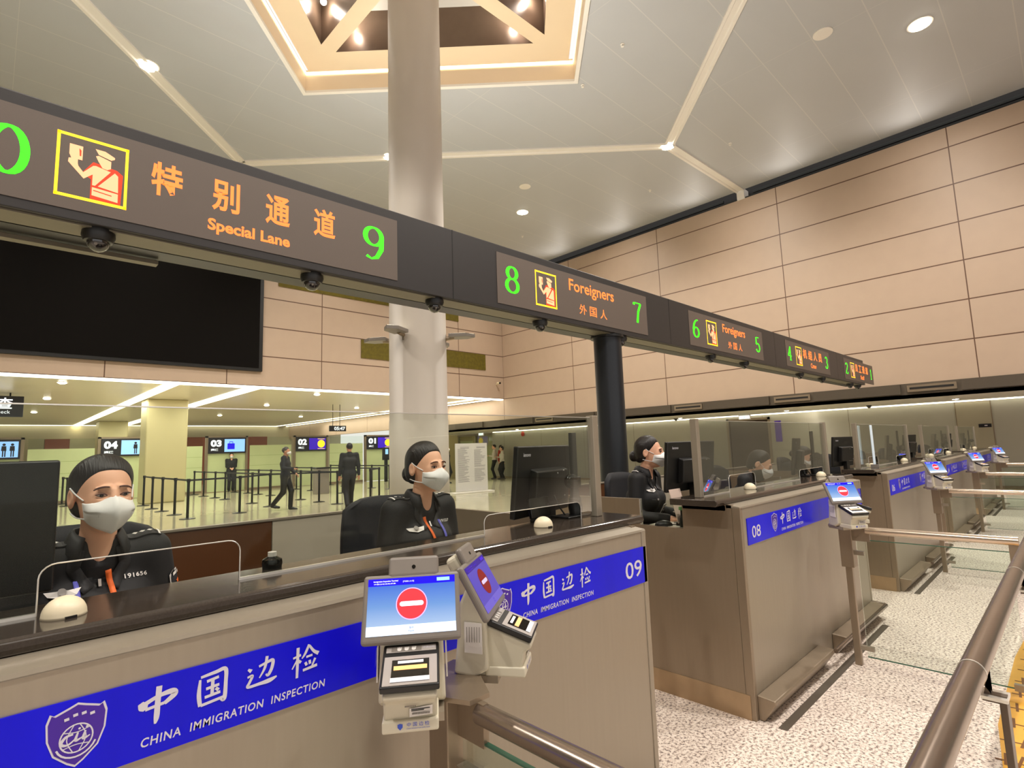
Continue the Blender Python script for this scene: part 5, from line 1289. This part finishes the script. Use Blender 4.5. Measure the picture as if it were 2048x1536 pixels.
# ------------------------------------------------------------------ gates of the hall beyond
def gate(n, x, wd=1.55):
    t = thing('entry_gate', 'gate with black sign numbered %02d and a lit screen over a green frosted door' % n, 'gate', (x, 26.5, 0), 0, 'numbered gates of the hall')
    obj('frame', MB().box(-.1, 0, -.06, .06, 0, 2.45).box(wd, wd+.1, -.06, .06, 0, 2.45).box(-.1, wd+.1, -.06, .06, 2.38, 2.45), STEEL_D, t)
    obj('door_leaf', MB().box(0, wd, -.01, .01, .02, 1.7), GREENW, t)
    s_ = obj('sign_box', MB().box(0, wd, -.12, .04, 1.68, 2.38), SIGNK, t, bevel=.01)
    k = fit_box(text_mb('%02d' % n, 1, bold=.05), .30, 2.13, .44, .3); obj('gate_number', MB().add([(v[0], -.125, v[1]) for v in k.v], k.f), SCR_W, s_)
    k = fit_box(text_mb('通道', 1, bold=.03), .24, 1.85, .3, .1); obj('lettering', MB().add([(v[0], -.125, v[1]) for v in k.v], k.f), SCR_W, s_)
    a, b = .64, wd-.06
    d = obj('lit_screen', MB().box(a, b, -.126, -.12, 1.75, 2.31), SCR_V if n < 3 else SCR_C, s_)
    m = MB()
    if n < 3:
        disc2(m, b-.24, 2.03, .19, 24); m.add([(b-.42, 2.26, 0), (b-.06, 2.26, 0), (b-.06, 2.285, 0), (b-.42, 2.285, 0)], [(0, 1, 2, 3)]); m.add([(b-.42, 1.78, 0), (b-.06, 1.78, 0), (b-.06, 1.8, 0), (b-.42, 1.8, 0)], [(0, 1, 2, 3)])
        obj('screen_graphic', MB().add([(v[0], -.128, v[1]) for v in m.v], m.f), LED_Y, d)
    elif n == 3:
        m.add([(a+.12, 1.86, 0), (a+.42, 1.86, 0), (a+.42, 2.12, 0), (a+.12, 2.12, 0)], [(0, 1, 2, 3)]); stroke(m, [(a+.2, 2.12), (a+.2, 2.19), (a+.34, 2.19), (a+.34, 2.12)], .03, False)
        obj('screen_graphic', MB().add([(v[0], -.128, v[1]) for v in m.v], m.f), SCR_T, d)
    else:
        for x_ in (b-.38, b-.16):
            disc2(m, x_, 2.2, .045, 12); m.add([(x_-.07, 1.98, 0), (x_+.07, 1.98, 0), (x_+.06, 2.15, 0), (x_-.06, 2.15, 0)], [(0, 1, 2, 3)])
            for e in (-.04, .02): m.add([(x_+e, 1.77, 0), (x_+e+.035, 1.77, 0), (x_+e+.035, 1.98, 0), (x_+e, 1.98, 0)], [(0, 1, 2, 3)])
        obj('screen_graphic', MB().add([(v[0], -.128, v[1]) for v in m.v], m.f), SIGNK, d)
    return t
for n, x in ((1, 14.7), (2, 10.9), (3, 7.05), (4, 3.28), (5, -.6)): gate(n, x)
GP = [(-22, -.75), (1.15, 3.1), (5.0, 6.85), (8.8, 10.7), (12.65, 14.5), (16.5, 19.2)]
for i, (a, b) in enumerate(GP):
    t = thing('frosted_partition', ['green frosted partition at the far left of the hall', 'green frosted partition left of gate 04', 'green frosted partition behind the square pillar', 'green frosted partition between gates 03 and 02', 'green frosted partition between gates 02 and 01', 'green frosted partition right of gate 01'][i], 'partition', (a, 26.5, 0), 0, 'green frosted partitions')
    obj('panel', MB().box(0, b-a, -.01, .01, .05, 2.02), GREENW, t)
    m = MB()
    for z in (.6, 1.1, 1.55): m.box(0, b-a, -.014, -.01, z-.006, z+.006)
    obj('joint_line', m, mat('partition_joint', (150, 170, 110), .4, 0, .05), t); obj('base_rail', MB().box(0, b-a, -.03, .03, 0, .1), STEEL_D, t); obj('glass_upper', MB().box(0, b-a, -.005, .005, 2.02, 2.4), GLASS_D, t)
t = thing('hanging_clock', 'small hanging digital clock reading 05:47', 'clock', (10.86, 22.0, 2.45)); obj('case', MB().box(-.38, .38, -.03, .03, 0, .24), SIGNK, t, bevel=.01)
k = fit_box(text_mb('05:47', 1, bold=.03), .08, .12, .5, .15); obj('digits', MB().add([(v[0], -.033, v[1]) for v in k.v], k.f), SCR_W, t)
for x in (-.22, .1): obj('hanger', MB().cyl((x, 0, .24), (x, 0, 1.15), .012, n=8), BLACK, t)
t = thing('hanging_sign', 'black hanging sign with white characters, left edge of the hall', 'sign', (-.2, 22.0, 2.9)); obj('board', MB().box(-1.0, .99, -.05, .05, 0, .62), SIGNK, t, bevel=.01)
k = fit_box(text_mb('安全检查', 1, bold=.02), .05, .4, 1.4, None); m = MB().add([(v[0], -.053, v[1]) for v in k.v], k.f); k = fit_box(text_mb('Security Check', 1), .25, .13, .9, None); m.add([(v[0], -.053, v[1]) for v in k.v], k.f); obj('lettering', m, SCR_W, t)
obj('hanger', MB().cyl((.68, 0, .62), (.68, 0, .72), .02, n=8), BLACK, t)
# queue stanchions
ST = [(3.9, 21.7), (3.81, 19.95), (3.81, 18.65), (3.79, 17.1), (3.75, 15.63), (2.16, 26.0), (2.165, 24.6), (6.4, 25.8), (6.34, 24.2), (6.35, 22.75), (6.33, 21.5), (5.03, 15.83), (6.29, 18.63), (7.93, 22.8), (6.22, 16.93), (7.88, 25.4), (7.97, 24.1), (7.98, 21.64), (10.28, 25.9), (10.07, 24.3), (7.77, 18.4), (10.02, 22.66), (7.71, 16.86), (9.97, 21.28), (7.7, 15.6), (12.35, 25.74), (9.97, 19.78), (8.88, 15.74), (9.87, 16.9), (12.03, 21.2), (12.0, 19.75), (12.2, 24.0)]
LINKS = {0: 1, 1: 2, 2: 3, 3: 4, 4: 11, 11: 14, 7: 8, 8: 9, 9: 10, 10: 12, 12: 14, 15: 16, 16: 13, 13: 17, 17: 20, 20: 22, 22: 24, 18: 19, 19: 21, 21: 23, 23: 26, 26: 28, 25: 31, 31: 29, 29: 30, 5: 6, 28: 27, 14: 24}
CW = {3.8: 'first', 2.2: 'leftmost', 6.3: 'second', 7.9: 'third', 10.0: 'fourth', 12.1: 'fifth'}
S0 = None
rowname = lambda x: min(CW.items(), key=lambda q: abs(q[0]-x))
rank = {}
for i, (x, y) in enumerate(ST):
    c_, nm = rowname(x); same = sorted([q[1] for q in ST if rowname(q[0])[0] == c_]); pos = same.index(y)+1
    lb = 'black belt stanchion in the %s row from the left, number %d from the front' % (nm, pos)
    if i == 11: lb = 'black belt stanchion standing nearest the counters, alone between two rows'
    if S0 is None:
        t = S0 = thing('belt_stanchion', lb, 'stanchion', (x, y, 0), 0, 'belt stanchions of the hall')
        obj('post', MB().cyl((0, 0, .02), (0, 0, .92), .032, n=14), BLACK, t, smooth=True); obj('base', MB().lathe([(.001, 0), (.18, 0), (.18, .012), (.05, .03), (.001, .03)], n=22), BLACK, t, smooth=True); obj('head', MB().cyl((0, 0, .90), (0, 0, .985), .042, n=14), BLACK, t, smooth=True)
    else: t = dup(S0, (x, y, 0), lb)
    rank[i] = t
for i, j in LINKS.items():
    a, b = ST[i], ST[j]; dx, dy = b[0]-a[0], b[1]-a[1]; L = math.hypot(dx, dy); nx_, ny_ = -dy/L*.004, dx/L*.004
    m = MB(); m.prism([(0, 0), (1, 0), (1, 1), (0, 1)], lambda u, v, d: (dx*u+nx_*d, dy*u+ny_*d, .925+.045*v), -1, 1); obj('belt', m, NAVY, rank[i])
# notice board on a foot plate
t = thing('notice_board', 'white double column notice board standing on the hall floor beside the column', 'notice board', (12.3, 14.85, 0), math.radians(-8))
obj('board', MB().box(-.64, .66, -.02, .02, .06, 1.70), mat('notice_white', (214, 210, 208), .5, 0, .02), t, bevel=.01); obj('foot_plate', MB().box(-.78, .82, -.2, .2, 0, .04), WHITE, t, bevel=.01)
for cx, nm in ((-.3, 0), (.36, 1)):
    m = MB(); random.seed(3+nm)
    for i in range(34):
        if i in (2, 20) and nm: continue
        z = 1.58-i*.036; ln = .24*(.5+.5*random.random()) if i > 1 else .18; m.add([(cx-.25+(0 if i > 1 else .1), -.0215, z), (cx-.25+(0 if i > 1 else .1)+ln*2, -.0215, z), (cx-.25+(0 if i > 1 else .1)+ln*2, -.0215, z-.016), (cx-.25+(0 if i > 1 else .1), -.0215, z-.016)], [(0, 1, 2, 3)])
    obj('printed_column', m, mat('print_grey', (150, 146, 148), .6, 0, .05), t)
# self service post and small hall furniture
t = thing('face_scan_post', 'tall black post with a lit screen in front of gate 01', 'scanner post', (15.0, 25.0, 0)); obj('pole', MB().box(-.08, .08, -.05, .05, 0, 1.2), BLACK, t, bevel=.01); obj('head', MB().box(-.2, .2, -.05, .05, 1.1, 1.75), BLACK, t, bevel=.02); obj('lit_screen', MB().box(-.06, .1, -.055, -.05, 1.4, 1.66), SCR_C, t)
t = thing('staff_desk', 'grey staff desk with equipment beside the square pillar', 'desk', (6.0, 27.6, 0)); obj('cabinet', MB().box(-.6, .7, 0, .6, 0, 1.1), GREY_P, t, bevel=.02); obj('top', MB().box(-.65, .75, -.05, .65, 1.1, 1.15), BLACK, t); obj('screen', MB().box(-.2, .3, .2, .24, 1.2, 1.55), BLACK, t)
t = thing('document_bin', 'low grey bin standing among the stanchions of the fourth row', 'bin', (9.4, 20.4, 0)); obj('body', MB().box(-.25, .25, -.2, .2, 0, .95), GREY_P, t, bevel=.02); obj('lid', MB().box(-.27, .27, -.22, .22, .95, 1.0), BLACK, t, bevel=.01)
